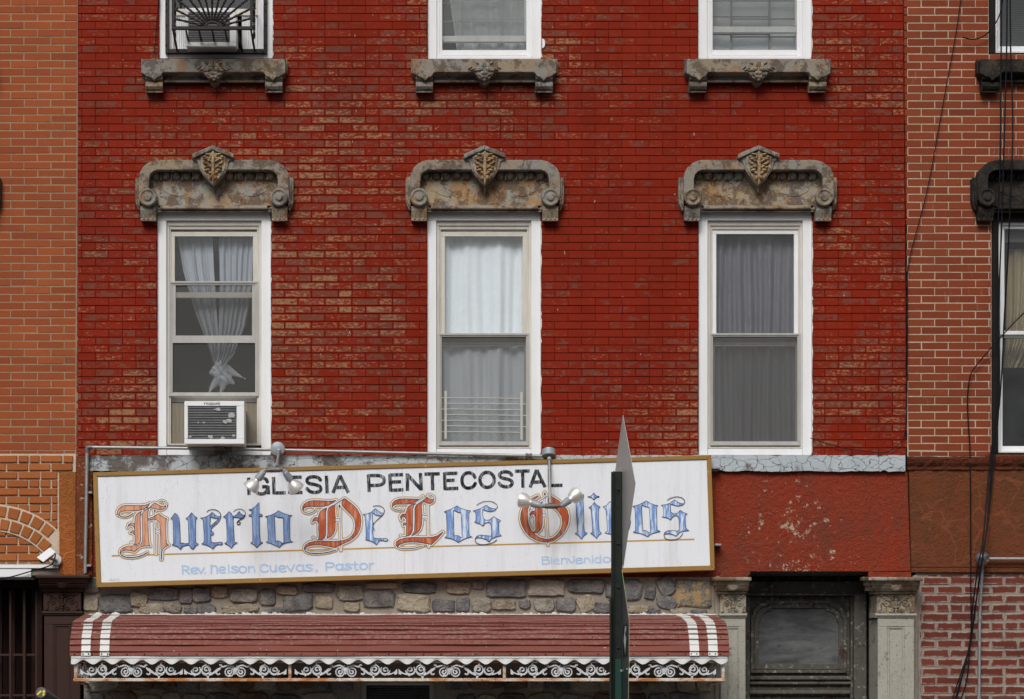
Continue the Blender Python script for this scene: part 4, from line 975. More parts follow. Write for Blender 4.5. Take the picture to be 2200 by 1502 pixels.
# ------------------------------------------------------------------ left house, ground floor
mb = MB(); mb.m = 1; mb.bx(-520,975.5,127,1213,-.29,.012); mb.bx(127.1,975.5,163,1014,-.29,.012)
mb.m = 0; rl = random.Random(4)
lay(mb, lambda y:-520, lambda y: 160 if y < 1012 else 125-(30 if 1110 < y < 1120 else 0), 978, 1210, 17.6, 48, 39, 62, [], gap=3.2, d=.030, jit=.003, split=.15, dep=.02, rag=.7)
mb.build('painted_brickwork', [M['ochre'],M['mortarO']], left, recalc=False)
mb = MB(); ca, cb = -20, 1296
def arcpt(r, a): return (ca+r*math.sin(a), cb-r*math.cos(a))
mb.m = 1; A0, A1 = R(-80), R(80); n = 60
mb.prism([arcpt(213,A0+(A1-A0)*i/n) for i in range(n+1)]+[arcpt(155,A1-(A1-A0)*i/n) for i in range(n+1)], .0, .038)
mb.m = 0
for r0,r1,st in ((159.5,182.5,.142),(187,210,.136)):
    a = R(-78)+(.05 if r0 < 170 else 0)
    while a < R(44):
        w_ = st*rl.uniform(.9,1.1); g2 = .014
        r1_, r2_ = rl.random(), rl.random(); mb.col = (r1_,r2_,.5,.5)
        pts = [arcpt(r0+rl.uniform(0,1),a+g2),arcpt(r1-rl.uniform(0,1),a+g2),arcpt(r1-rl.uniform(0,1),a+w_-g2),arcpt(r0+rl.uniform(0,1),a+w_-g2)]
        if max(p[0] for p in pts) < 128 and max(p[1] for p in pts) < 1214: mb.prism(pts, .02, .05)
        a += w_
mb.build('brick_arch', [M['ochre'],M['mortarO']], left, bevel=.003)
mb = MB(); mb.bx(127.3,1014.4,163,1236,-.28,.06); mb.build('stucco_strip', M['ochst'], left, bevel=.006)
mb = MB(); mb.bx(163.4,979,198,1240,-.28,.052); mb.build('worn_stucco_strip', M['ochst2'], left, bevel=.006)
mb = MB(); mb.bx(-520,1213.3,125,1221,-.2,.08); mb.bx(-520,1221.3,67,1240,-.2,.07); mb.build('white_fascia', M['acwhite'], left, bevel=.003)
mb = MB(); mb.bx(67.5,1221.3,125,1236,-.2,.045); mb.build('fascia_end', M['stonemortar'], left)
pb = pilaster(left, 93, 174, (M['brownpaint'],M['brownpaint']), yo=-5, dep=.10)
mb = MB(); mb.quad((X(-520),.6,0),(X(110),.6,0),(X(110),.6,Z(1236)),(X(-520),.6,Z(1236))); mb.quad((X(100),.6,0),(X(100),.0,0),(X(100),.0,Z(1236)),(X(100),.6,Z(1236))); mb.quad((X(-520),-.02,Z(1236)),(X(-520),.6,Z(1236)),(X(110),.6,Z(1236)),(X(110),-.02,Z(1236)))
dk = mb.build('shop_recess', M['maroon'], left, recalc=False)
mb = MB()
for x in (-30,0,28,52,76): mb.bx(x-5 if x != 76 else x-9,1262,x+5,2000,-.42,-.36)
mb.bx(-200,1248,90,1262,-.45,-.32); mb.bx(80,1262.3,91,2000,-.4,-.2); mb.build('door_frame', M['maroon'], dk, bevel=.004)
mb = MB()
for x in (-80,-48,-14,22,52,78): mb.bx(x-2.5,1270,x+2.5,2000,-.22,-.20)
for y in (1407,1494,1600): mb.bx(-200,y-2.5,80,y+2.5,-.24,-.222)
mb.build('security_bars', M['brownpaint'], dk, bevel=.002)

# ------------------------------------------------------------------ right house, ground floor
mb = MB(); rl = random.Random(9); vs = []; xs = list(range(1949,2701,10))
for i,x in enumerate(xs):
    for y,dd in ((981,.02),(986,.055),(995,.05),(1003,.03),(1009,.045)): vs.append(P(x,y+rl.uniform(-.8,.8),dd+rl.uniform(-.007,.007)))
mb.add(vs, [(i*5+j+1,(i+1)*5+j+1,(i+1)*5+j,i*5+j) for i in range(len(xs)-1) for j in range(4)])
mb.build('sandstone_ledge', M['brownledge'], right, recalc=False)
mb = MB(); mb.prism([(1953,1008),(2700,1008),(2700,1219),(1958,1219)], -.29, .03); mb.prism([(1958,1219.6),(2700,1219.6),(2700,1230),(1958,1230)], -.29, .027); mb.build('stucco_band', M['brownst'], right, bevel=.004)
mb = MB(); lay(mb, lambda y:1976, lambda y:2700, 1231+7, 2080, 19.5, 58.8, 2040, 2011, [], gap=4.0, d=.0, jit=.004, dep=.012, rag=1.2, split=.03)
lay(mb, lambda y:1990, lambda y:2700, 1231, 1241.5, 10.5, 58.8, 2016, 2016, [], gap=4.2, d=.0, jit=.003, dep=.012, rag=.8)
mb.m = 1; mb.bx(1967,1230.5,2700,2100,-.29,-.006)
mb.build('rough_brick_wall', [M['coarse'],M['mortarC']], right, recalc=False)
mb = MB(); mb.bx(2118,976.5,2400,981,-.1,.02); mb.build('window_ledge', M['brownst'], right)

# ------------------------------------------------------------------ church sign
def rot(px, py):
    return px, py
DS = .17
sg = thing('church_sign', 'long white church sign in a gold frame with blackletter name, hung slightly tilted', 'sign', P(868,1240,DS))
TL, TR, BR_, BL = (199.5,1015), (1528,978), (1536,1225), (207,1262)
def lr(a, b, t): return (a[0]+(b[0]-a[0])*t, a[1]+(b[1]-a[1])*t)
mb = MB(); mb.prism([TL,TR,BR_,BL], .075, DS-.03); mb.build('cabinet', M['goldframe'], sg)
iTL,iTR,iBR,iBL = (209,1023.5),(1518.5,987),(1526,1215),(217,1251.5)
mb = MB(); mb.prism([iTL,iTR,iBR,iBL], DS-.03, DS-.012); mb.build('face', M['board'], sg)
for a,b,c_,d_ in ((TL,TR,iTR,iTL),(TR,BR_,iBR,iTR),(BR_,BL,iBL,iBR),(BL,TL,iTL,iBL)):
    mb = MB(); mb.prism([a,b,c_,d_], DS-.03, DS); mb.build('frame_rail', M['goldframe'], sg, bevel=.003)
F0 = DS-.012
mb = MB()
ce = lambda cx_,cy_,rx,ry,n=18: [(cx_+rx*math.cos(2*math.pi*i/n),cy_+ry*math.sin(2*math.pi*i/n)) for i in range(n+1)]
def st(o, sc, lst, wd, caps=False):
    for pts in lst: mb.ribbon([(o[0]+x/sc,o[1]+y/sc) for x,y in pts], wd, F0+.0012, caps=caps)
def curv(pts, it=2): return [(v.x,v.y) for v in smoothpath([Vector((x,y,0)) for x,y in pts], it)]
st((510,995),6.111,[[(148,190),(153,420)],curv([(395,250),(375,205),(310,193),(255,215),(232,270),(230,335),(255,390),(305,408),(355,402),(392,365),(395,310)]),[(325,312),(400,310)],[(402,300),(408,412)],[(475,182),(482,410)],[(482,392),(635,390)],[(690,180),(690,405)],[(690,186),(848,185)],[(690,292),(805,288)],[(690,389),(855,386)],
 curv([(1092,225),(1065,190),(1000,176),(930,190),(908,235),(935,268),(1010,280),(1085,302),(1103,345),(1070,380),(1005,388),(945,372),(912,332)]),[(1168,165),(1180,396)],[(1345,160),(1255,392)],[(1345,160),(1458,388)],[(1290,322),(1420,316)],
], 7.4)
mb.build('headline_lettering', M['p_black'], sg, recalc=False); mb = MB()
st((510,995),6.111,[[(1720,148),(1730,380)],curv([(1720,165),(1850,162),(1915,180),(1932,225),(1915,275),(1850,293),(1730,294)]),[(2002,145),(2012,373)],[(2000,157),(2175,152)],[(2010,250),(2150,245)],[(2010,357),(2180,350)]], 7.4)
st((860,995),6.111,[[(92,135),(95,365)],[(92,150),(275,350)],[(264,130),(275,360)],[(318,145),(518,140)],[(420,140),(425,357)],[(580,122),(588,353)],[(580,137),(752,133)],[(585,229),(715,225)],[(588,337),(762,331)],
 curv([(982,190),(955,140),(890,122),(830,148),(806,215),(818,290),(860,328),(912,330),(962,310),(985,265)]),ce(1140,220,95,100),curv([(1465,160),(1435,120),(1378,112),(1315,125),(1298,165),(1330,196),(1400,210),(1462,230),(1472,275),(1440,308),(1378,314),(1318,295),(1300,262)]),
 [(1505,108),(1700,103)],[(1605,105),(1612,324)],[(1790,88),(1705,322)],[(1790,88),(1902,318)],[(1735,252),(1860,246)],[(1958,82),(1962,315)],[(1962,295),(2130,291)]], 7.4)
mb.build('headline_lettering', M['p_black'], sg, recalc=False)
mb = MB()
st((370,1190),4.889,[[(108,128),(112,212)],curv([(108,130),(150,128),(180,147),(165,170),(112,172)]),[(140,172),(180,212)],curv([(198,180),(264,176),(256,150),(230,143),(202,158),(198,190),(222,208),(264,202)]),[(270,150),(300,205),(335,148)],[(344,202),(347,204)],
 [(410,118),(412,205)],curv([(412,140),(438,122),(466,132),(472,160),(473,205)]),curv([(492,170),(558,168),(550,143),(522,135),(495,150),(492,182),(517,200),(557,195)]),[(592,116),(596,200)],curv([(685,140),(650,130),(622,143),(645,162),(680,168),(692,185),(660,198),(620,190)]),ce(740,165,38,33),[(800,133),(805,195)],curv([(803,152),(835,130),(860,142),(866,192)]),
 curv([(1002,128),(965,106),(930,125),(920,155),(940,188),(975,194),(1007,180)]),curv([(1030,125),(1032,170),(1055,190),(1085,180),(1090,125)]),[(1090,123),(1095,188)],curv([(1120,158),(1190,154),(1180,128),(1150,122),(1120,140),(1122,172),(1150,190),(1192,182)]),[(1205,125),(1248,185),(1285,112)],ce(1342,150,37,32),[(1379,115),(1383,183)],curv([(1472,120),(1435,111),(1402,125),(1425,143),(1460,150),(1477,165),(1440,183),(1398,172)]),[(1521,170),(1514,189)],
 [(1618,93),(1620,178)],curv([(1618,96),(1672,92),(1702,110),(1690,138),(1620,142)]),ce(1755,138,35,30),[(1790,106),(1795,168)],curv([(1882,112),(1845,102),(1816,115),(1838,132),(1870,138),(1887,152),(1850,166),(1812,158)]),curv([(1918,88),(1920,150),(1932,170),(1952,165)]),[(1895,112),(1946,110)],ce(2010,132,38,32),[(2072,98),(2075,166)],curv([(2075,125),(2088,103),(2118,101)])], 3.6, True)
mb.build('pastor_lettering', M['p_sky'], sg, recalc=False)
mb = MB()
st((1140,1180),11.,[[(275,180),(285,355)],curv([(310,185),(400,178),(428,208),(400,242),(290,255)]),curv([(290,255),(420,258),(455,300),(420,345),(290,355)]),[(495,225),(500,350)],[(486,183),(490,184)],curv([(545,292),(672,276),(652,232),(600,222),(550,252),(540,312),(592,352),(675,335)]),[(730,215),(735,345)],curv([(735,265),(780,212),(845,228),(872,340)]),curv([(885,220),(968,340),(1028,265),(1035,210),(1012,172)],1),
 curv([(1070,272),(1218,260),(1202,218),(1140,207),(1080,238),(1068,292),(1112,338),(1182,336),(1232,298)]),[(1275,205),(1275,322)],curv([(1275,250),(1330,203),(1388,228),(1412,315)]),[(1465,200),(1470,322)],[(1458,155),(1462,155)],ce(1585,260,66,60),[(1655,140),(1660,322)],ce(1800,250,82,60),curv([(2055,202),(1985,193),(1938,220),(1970,246),(2030,255),(2055,282),(2010,308),(1932,300)])], 2.9, True)
mb.build('welcome_lettering', M['p_sky'], sg, recalc=False)
mb = MB(); mb.ribbon([(240,1194.5),(868,1176),(1492,1158.8)], 3.3, F0+.0008, caps=False); mb.build('underline', M['p_gold'], sg, recalc=False)
mb = MB()
for i in range(58):
    t = i/57; x, y = 863.5+(869.5-863.5)*t, 1008+(1238-1008)*t; mb.prism([(x-.55,y-.55),(x+.55,y-.55),(x+.55,y+.55),(x-.55,y+.55)], F0, F0+.002)
mb.build('rivet_seam', M['p_dot'], sg)
mb = MB(); rr = random.Random(2)
for y,x0,x1 in ((1244.5,237,259),(1247.6,233,255)):
    x = x0
    while x < x1: mb.ribbon([(x,y+.3),(x+rr.uniform(.8,2),y-rr.uniform(.2,.9))], .55, F0+.001, caps=False); x += rr.uniform(1.8,3.4)
mb.build('maker_mark', M['p_black'], sg, recalc=False)

# blackletter name: (kind, origin, scale, fills, strokes)
A_, B_, C_, D_, E_, F_ = ((240,1060),9.385), ((430,1060),10.476), ((630,1050),9.386), ((820,1050),8.148), ((1090,1040),9.1667), ((1310,1050),11.)
GL = []
GL.append(('o', A_, [[[(120,430),(115,360),(150,300),(210,255),(300,238),(420,242),(560,248),(660,240),(720,225),(775,198),(740,245),(690,290),(620,325),(540,345),(440,352),(320,352),(220,358),(170,380),(150,415),(155,445)]],
 [[(755,295),(800,245),(865,188),(920,220),(990,255),(1050,262),(1095,245),(1075,290),(1030,320),(960,328),(880,310),(810,295)]],
 [[(605,360),(545,385),(495,430),(470,490),(463,600),(463,760),(468,870),(465,1010),(440,1028),(500,1032),(555,1010),(582,950),(582,700),(575,500),(580,390)]],
 [[(465,600),(400,595),(340,620),(318,690),(345,650),(400,640),(440,670),(463,720)]], [[(463,750),(410,755),(372,790),(430,800),(463,840)]],
 [[(745,295),(680,330),(630,380),(615,430),(615,600),(622,800),(620,960),(590,1020),(530,1050),(430,1058),(330,1060),(250,1085),(190,1125),(165,1180),(180,1200),(215,1160),(280,1142),(360,1150),(470,1172),(510,1130),(570,1085),(650,1060),(780,1060),(755,1020),(745,940),(735,700),(728,520),(728,400)]],
 [[(728,540),(740,505),(830,475),(900,435),(950,405),(1000,450),(1060,490),(1115,510),(1095,560),(1092,700),(1095,900),(1105,1000),(1150,1040),(1080,1075),(1030,1130),(1010,1180),(1010,1330),(995,1330),(993,1180),(985,900),(975,700),(968,590),(930,555),(880,520),(830,520),(780,535)]],
 [[(850,340),(865,330),(882,345),(868,378)]]],
 [(1.6,[(150,420),(170,455),(230,475),(300,472),(370,445),(430,400)]),(1.2,[(1095,245),(1095,210),(1060,165),(1000,150),(950,175)]),(1.,[(395,990),(415,1015),(440,1028)]),(2.,[(170,1180),(175,1215),(210,1260),(300,1290),(420,1295),(540,1275),(640,1240),(720,1190)]),
  (.9,[(865,350),(868,500),(875,700),(885,1000),(890,1220)]),(.9,[(875,690),(890,730),(930,745),(965,725)]),(.8,[(885,810),(910,795),(950,790),(970,820)])]))
GL.append(('b', A_, [[[(1190,510),(1230,460),(1272,398),(1320,430),(1355,490),(1370,600),(1378,800),(1385,1005),(1440,1000),(1470,1015),(1555,1005),(1552,800),(1545,620),(1540,530),(1495,510),(1550,470),(1610,388),(1660,450),(1722,495),(1695,520),(1688,600),(1690,800),(1690,960),(1710,1005),(1750,1020),(1690,1060),(1640,1130),(1600,1105),(1555,1040),(1480,1050),(1430,1070),(1385,1135),(1340,1080),(1215,1040),(1245,1015),(1248,900),(1240,700),(1235,560),(1225,520)]]], []))
GL.append(('b', B_, [[[(10,555),(100,540),(190,500),(275,425),(330,480),(400,525),(440,525),(465,490),(470,520),(440,600),(380,680),(300,740),(255,790),(245,850),(290,870),(305,905),(280,940),(240,935),(240,1050),(265,1105),(330,1110),(400,1105),(470,1095),(510,1120),(480,1160),(400,1150),(340,1180),(290,1250),(220,1200),(130,1160),(35,1140),(75,1110),(90,1050),(85,850),(70,650),(60,575)],[(230,530),(220,750),(300,680),(380,610),(415,560),(340,560),(280,545)]]], [(1.4,[(465,500),(455,450),(410,400),(350,370),(270,362),(190,380),(150,420)])]))
GL.append(('b', B_, [[[(520,530),(580,490),(650,410),(700,450),(735,515),(790,500),(835,460),(878,405),(920,460),(970,490),(1010,490),(990,540),(960,560),(900,555),(800,540),(745,540),(750,750),(765,1000),(770,1090),(790,1105),(835,1110),(760,1150),(705,1235),(640,1170),(550,1125),(600,1100),(605,1000),(600,800),(585,600),(570,545)]]], [(1.2,[(1010,490),(1020,440),(990,390),(930,355),(850,352),(790,375),(750,415)]),(2.2,[(1010,500),(960,560),(880,600),(830,650),(840,700),(890,700),(905,660),(870,640)])]))
GL.append(('b', B_, [[[(1100,365),(1180,345),(1240,300),(1315,210),(1325,215),(1325,340),(1325,470),(1395,470),(1395,515),(1330,515),(1335,700),(1340,900),(1350,1050),(1370,1100),(1410,1105),(1340,1150),(1275,1220),(1220,1160),(1135,1115),(1180,1100),(1185,1000),(1180,800),(1170,600),(1165,515),(1100,510),(1100,480),(1160,478),(1165,385),(1110,378)]]], []))
GL.append(('b', B_, [[[(1465,520),(1580,495),(1680,450),(1760,390),(1860,445),(2000,490),(2065,495),(2020,530),(2015,700),(2020,1000),(2040,1075),(2085,1090),(1950,1110),(1860,1140),(1785,1215),(1700,1175),(1590,1125),(1485,1100),(1530,1075),(1530,900),(1515,650),(1510,540)],[(1670,515),(1690,505),(1750,540),(1850,545),(1870,560),(1885,1110),(1850,1125),(1800,1085),(1750,1065),(1700,1085),(1690,1000),(1680,700)]]], []))
GL.append(('o', C_, [[[(190,420),(185,370),(220,310),(290,260),(390,238),(560,242),(700,250),(800,245),(865,232),(810,275),(740,315),(640,350),(520,360),(380,355),(280,362),(220,385),(200,430)]],
 [[(675,385),(600,415),(540,465),(515,530),(505,590),(515,700),(510,800),(520,950),(505,1030),(580,1030),(630,990),(655,920),(660,700),(655,480)]], [[(505,585),(440,580),(395,620),(390,680),(430,640),(480,650),(515,700)]],
 [[(845,320),(770,350),(710,395),(695,450),(695,700),(695,900),(680,1000),(750,970),(810,910),(845,820),(850,600),(840,450)]],
 [[(1040,195),(1100,240),(1200,320),(1290,410),(1350,530),(1368,650),(1350,800),(1290,920),(1200,1010),(1120,1060),(1000,1110),(850,1190),(700,1160),(560,1135),(440,1130),(340,1145),(270,1180),(240,1230),(220,1200),(240,1140),(310,1090),(430,1060),(600,1055),(850,1058),(1000,1045),(1110,1010),(1190,940),(1240,850),(1255,740),(1240,640),(1200,560),(1120,480),(1040,400),(985,340),(975,290),(990,250)]], [[(915,350),(932,320),(948,350),(932,385)]]],
 [(1.4,[(185,400),(200,450),(250,485),(320,495),(390,475),(445,430),(440,400)]),(1.,[(405,985),(435,1020),(500,1035)]),(1.4,[(845,320),(920,265),(1040,195)]),(1.8,[(220,1210),(245,1260),(320,1295),(450,1310),(600,1300),(750,1270),(860,1235)]),(.9,[(932,350),(945,480),(945,700),(955,1000),(960,1240)]),(.9,[(850,580),(880,605),(940,605)]),(.8,[(855,670),(880,650),(940,660)])]))
GL.append(('p', C_, [[[(1410,515),(1500,505),(1580,470),(1655,400),(1710,445),(1780,490),(1830,490),(1800,535),(1720,610),(1640,680),(1610,730),(1605,900),(1615,990),(1700,1005),(1800,1005),(1880,1000),(1915,1030),(1880,1060),(1800,1045),(1730,1050),(1680,1130),(1620,1080),(1540,1045),(1460,1030),(1470,950),(1460,700),(1450,560)],[(1595,490),(1595,600),(1610,710),(1700,620),(1790,540),(1720,545),(1660,530),(1610,485)]]], [(1.3,[(1830,490),(1840,430),(1810,380),(1750,345),(1680,342),(1610,352)]),(.8,[(1605,740),(1620,800),(1650,850)])]))
GL.append(('o', D_, [[[(180,310),(185,260),(230,210),(310,180),(420,175),(560,180),(660,180),(600,225),(540,255),(450,270),(340,270),(260,270),(205,290),(195,320)]],
 [[(600,255),(520,275),(460,320),(430,400),(420,450),(435,600),(430,750),(425,830),(480,820),(520,780),(540,720),(545,500),(545,350),(565,290)]], [[(420,440),(360,445),(325,490),(340,550),(350,500),(390,485),(430,530)]], [[(430,600),(390,590),(370,615),(380,650),(400,625),(430,640)]],
 [[(790,150),(740,190),(680,235),(610,280),(580,340),(580,560),(575,740),(525,825),(600,790),(670,720),(700,620),(705,450),(695,300),(710,240),(740,225),(790,250),(850,258),(900,230),(912,190),(850,180)]],
 [[(245,970),(255,930),(310,890),(420,860),(560,850),(760,855),(900,845),(980,820),(1050,770),(1075,755),(1000,850),(930,920),(870,975),(760,955),(640,935),(500,930),(390,945),(310,975),(280,1015)]]],
 [(.9,[(660,180),(720,130)]),(1.5,[(180,300),(200,345),(250,370),(310,378),(365,365)]),(1.,[(335,820),(370,835),(425,835)]),(1.1,[(912,190),(910,150),(870,115),(815,105)]),(1.4,[(245,975),(275,1020),(340,1045),(450,1050),(580,1040),(680,1010),(715,1000)]),(.7,[(805,270),(810,500),(815,850)]),(.7,[(820,980),(825,1015)]),(.9,[(710,450),(750,470),(800,460)]),(.8,[(715,520),(750,510),(800,530)])]))
GL.append(('p', D_, [[[(1095,400),(1200,365),(1260,335),(1318,298),(1380,340),(1480,375),(1555,385),(1525,420),(1525,600),(1530,800),(1545,830),(1580,840),(1480,865),(1400,900),(1345,940),(1290,905),(1210,870),(1105,855),(1140,830),(1140,600),(1130,420)],[(1255,385),(1275,380),(1330,410),(1390,425),(1400,600),(1410,855),(1380,850),(1340,820),(1265,820),(1260,600)]]], []))
GL.append(('p', D_, [[[(1600,385),(1700,360),(1770,325),(1832,288),(1880,325),(1950,350),(2000,355),(1980,380),(1910,402),(1830,385),(1770,365),(1765,450),(1785,530),(1840,555),(1900,540),(1960,487),(2010,520),(2080,555),(2050,580),(2050,700),(2055,790),(2095,820),(2010,840),(1930,870),(1880,930),(1830,890),(1760,865),(1690,855),(1640,870),(1660,835),(1720,810),(1820,820),(1920,830),(1925,750),(1915,640),(1890,590),(1840,590),(1800,610),(1775,655),(1730,620),(1625,585),(1650,560),(1650,450),(1640,400)]]], [(1.2,[(2000,355),(2030,320),(2010,270),(1950,230),(1870,215),(1780,225),(1700,260),(1665,290)]),(1.5,[(1640,870),(1635,910),(1660,950),(1720,978),(1800,978),(1900,960),(1970,930),(2015,895)])]))
GL.append(('o', E_, [[[(835,215),(900,260),(1000,320),(1100,410),(1180,510),(1210,640),(1195,780),(1130,920),(1030,1030),(920,1110),(800,1145),(680,1140),(560,1100),(440,1030),(350,930),(285,810),(255,690),(270,560),(310,450),(400,350),(470,290),(600,225),(615,240),(520,310),(440,400),(400,500),(395,620),(410,760),(460,890),(540,990),(640,1055),(780,1090),(900,1060),(990,990),(1060,880),(1085,770),(1075,650),(1010,540),(920,460),(830,400),(795,350),(800,280)]],
 [[(690,345),(600,400),(545,470),(545,540),(555,700),(560,900),(500,960),(590,960),(660,900),(690,800),(690,600),(685,420)]], [[(545,530),(480,530),(440,580),(450,640),(480,590),(530,590),(555,650)]], [[(722,195),(738,165),(755,195),(742,225)]]],
 [(1.3,[(620,340),(720,280),(835,215)]),(.9,[(742,225),(760,600),(790,1090),(800,1200)]),(.9,[(690,570),(720,590),(760,580)]),(.9,[(690,660),(720,640),(765,650)])]))
GL.append(('p', E_, [[[(1345,290),(1405,285),(1445,365),(1455,260),(1480,215),(1505,205),(1490,300),(1500,500),(1505,800),(1520,940),(1575,968),(1510,1010),(1462,1080),(1410,1020),(1335,970),(1380,950),(1375,800),(1360,600),(1350,400)]]], []))
GL.append(('p', E_, [[[(1605,460),(1660,430),(1715,360),(1770,420),(1830,450),(1795,480),(1795,700),(1810,930),(1855,965),(1800,1000),(1758,1070),(1700,1010),(1640,970),(1680,945),(1670,750),(1650,490)]],[[(1580,250),(1660,230),(1703,175),(1750,230),(1815,248),(1750,265),(1703,310),(1660,265)]]], []))
GL.append(('p', ((0,0),1.), [[[(1296,1088.5),(1303,1086),(1310.5,1077),(1316,1085),(1324,1090),(1336,1078),(1345,1090),(1352,1104),(1355,1122),(1352,1135),(1344,1146),(1332,1152),(1322,1150),(1300,1144.5),(1305,1141),(1304,1120),(1302,1095)],[(1318,1095),(1319,1140),(1330,1143),(1338,1130),(1338,1110),(1332,1096)]]], []))
GL.append(('p', F_, [[[(540,415),(660,390),(770,340),(862,285),(960,345),(1060,385),(1135,395),(1105,430),(1110,700),(1120,970),(1195,1010),(1080,1035),(970,1070),(895,1135),(810,1085),(700,1050),(555,1030),(610,990),(610,800),(600,550),(590,435)],[(755,400),(785,390),(850,425),(930,435),(945,600),(965,1035),(930,1040),(860,990),(780,990),(775,850),(760,600)]]], []))
GL.append(('p', F_, [[[(1215,390),(1320,375),(1420,345),(1530,262),(1600,315),(1680,350),(1750,355),(1720,385),(1620,410),(1530,390),(1435,360),(1435,450),(1440,550),(1500,590),(1570,590),(1620,560),(1665,510),(1730,555),(1830,592),(1785,620),(1785,750),(1800,920),(1830,965),(1870,985),(1750,1000),(1650,1030),(1575,1120),(1500,1085),(1400,1060),(1300,1070),(1280,1090),(1300,1030),(1380,990),(1500,990),(1600,1000),(1640,980),(1640,850),(1635,700),(1600,640),(1540,635),(1480,670),(1440,740),(1380,695),(1240,665),(1275,630),(1275,500),(1260,410)]]], [(1.4,[(1750,355),(1775,320),(1760,260),(1700,210),(1600,190),(1500,200),(1400,240),(1360,270)]),(1.4,[(1280,1090),(1290,1150),(1350,1195),(1460,1215),(1580,1195),(1670,1140),(1725,1060)])]))
for gi,(kind,(og,sc),fills,strokes) in enumerate(GL):
    mb = MB(); t = lambda L: [(og[0]+x/sc,og[1]+y/sc) for x,y in L]
    if kind == 'o':
        mb.m = 3
        for f in fills:
            for L in f: mb.ribbon(t(L), 9.6, F0+.0022, True)
        for wd,L in strokes: mb.ribbon(t(L), 9.4, F0+.0022)
        mb.m = 2
        for f in fills:
            for L in f: mb.ribbon(t(L), 5.6, F0+.0036, True)
            mb.fill([t(L) for L in f], F0+.0036)
        for wd,L in strokes: mb.ribbon(t(L), 5.4, F0+.0036)
    mb.m = 0
    for f in fills: mb.fill([t(L) for L in f], F0+.0050)
    mb.m = 1
    for f in fills:
        for L in f: mb.ribbon(t(L), 1.15 if kind != 'p' else 1.05, F0+.0064, True)
    for wd,L in strokes: mb.ribbon(t(L), wd, F0+.0064)
    mb.build('blackletter_capital' if kind == 'o' else 'blackletter_letter', [M['p_fade'] if gi == 0 else M['p_orange'] if kind == 'o' else M['p_blue'] if kind == 'b' else M['p_pale'],M['p_navy'],M['board'],M['p_gold']], sg, recalc=False)
for x,y,x2 in ((198,1058,190),(196,1215,186),(1528,1005,1548),(1536,1170,1550)):
    mb = MB(); mb.bx(min(x,x2),y-2.2,max(x,x2),y+2.2,.0,.12); mb.build('mounting_bracket', M['galv'], sg, bevel=.002)

# ------------------------------------------------------------------ conduit and twin floodlights
cd = thing('conduit_pipe', 'thin grey metal conduit running above the sign and down its left end', 'pipe', P(187,1230,.1))
mb = MB(); mb.tube([P(187,966,.10),P(186,1060,.10),P(183,1232,.09)], .016, 10); mb.build('down_pipe', M['galv'], cd, smooth=True)
mb = MB(); mb.tube([P(192,961,.10),P(390,963,.10),P(584,966,.10)], .014, 10); mb.tube([P(611,967,.10),P(900,974,.09),P(1168,980,.09)], .014, 10); mb.build('top_pipe', M['galv'], cd, smooth=True)
mb = MB(); mb.tube(smoothpath([P(186.8,972,.10),P(186.8,961,.10),P(198,961,.10)],2), .020, 10); mb.build('elbow', M['bracket'], cd, smooth=True)
for x,y in ((491,965.5),(1136,979)):
    mb = MB(); a = P(x-7,y,.1); mb.lathe(a,(1,0,-.02),[(0,.015),(0,.022),(.016,.022),(.02,.018),(.036,.018),(.04,.022),(.056,.022),(.056,.015)],12); mb.build('coupling', M['bracket'], cd)
def lampset(label, box, boxax, arm, body, lamps):
    t = thing('twin_floodlight', label, 'light', P(*box), 'twin floodlights over the sign'); 
    mb = MB(); ax = Vector(boxax).normalized(); o = P(*box)
    mb.lathe(o-ax*.03, ax, [(0,.05),(0,.058),(.045,.058),(.05,.060),(.058,.060),(.062,.054),(.062,0)], 22); mb.build('junction_box', M['galvblue'], t, smooth=True)
    mb = MB(); mb.tube(smoothpath([P(*q) for q in arm],2), .013, 10); mb.lathe(P(*arm[0]), P(*arm[1])-P(*arm[0]), [(0,.02),(.03,.02),(.035,.014)], 10); mb.build('arm', M['galv'], t, smooth=True)
    mb = MB(); a, b = P(*body[0]), P(*body[1]); mb.tube([a,a+(b-a)*.2,a+(b-a)*.21,a+(b-a)*.79,a+(b-a)*.8,b],[.013,.016,.023,.023,.016,.013],10); mb.build('tee_fitting', M['bracket'], t, smooth=True)
    for j,dr_ in lamps:
        j = P(*j); dv = Vector(dr_).normalized(); mb = MB(); mb.ball(j,.018,.018,.018,8,6); mb.lathe(j, dv, [(.0,.012),(.01,.024),(.02,.027),(.05,.030),(.085,.034),(.09,.030)], 14); mb.build('lamp_socket', M['galvblue'], t, smooth=True)
        mb = MB(); mb.lathe(j, dv, [(.085,.020),(.10,.024),(.115,.034),(.135,.052),(.165,.064),(.185,.069),(.193,.069),(.198,.060),(.204,.03),(.206,.0)], 22); mb.build('bulb', M['bulb'], t, smooth=True)
    return t
lampset('twin floodlight with lamps pointing down over the first word of the sign', (597,965,.12), (0,-1,.0), [(599,968,.18),(598,978,.42),(595,1002,.66)], [(573,1010,.68),(609,1009,.68)],
        [((568,1011,.68),(-.62,.10,-.78)), ((611,1012,.68),(.50,.42,-.72))])
lampset('twin floodlight on a straight stem, lamps turned up over the large orange O', (1179,974,.13), (0,-.35,-1), [(1180,984,.18),(1181,1030,.30),(1182,1082,.42)], [(1162,1088,.44),(1207,1087,.44)],
        [((1163,1087,.44),(-.86,.45,.32)), ((1207,1086,.44),(.72,.48,.55))])

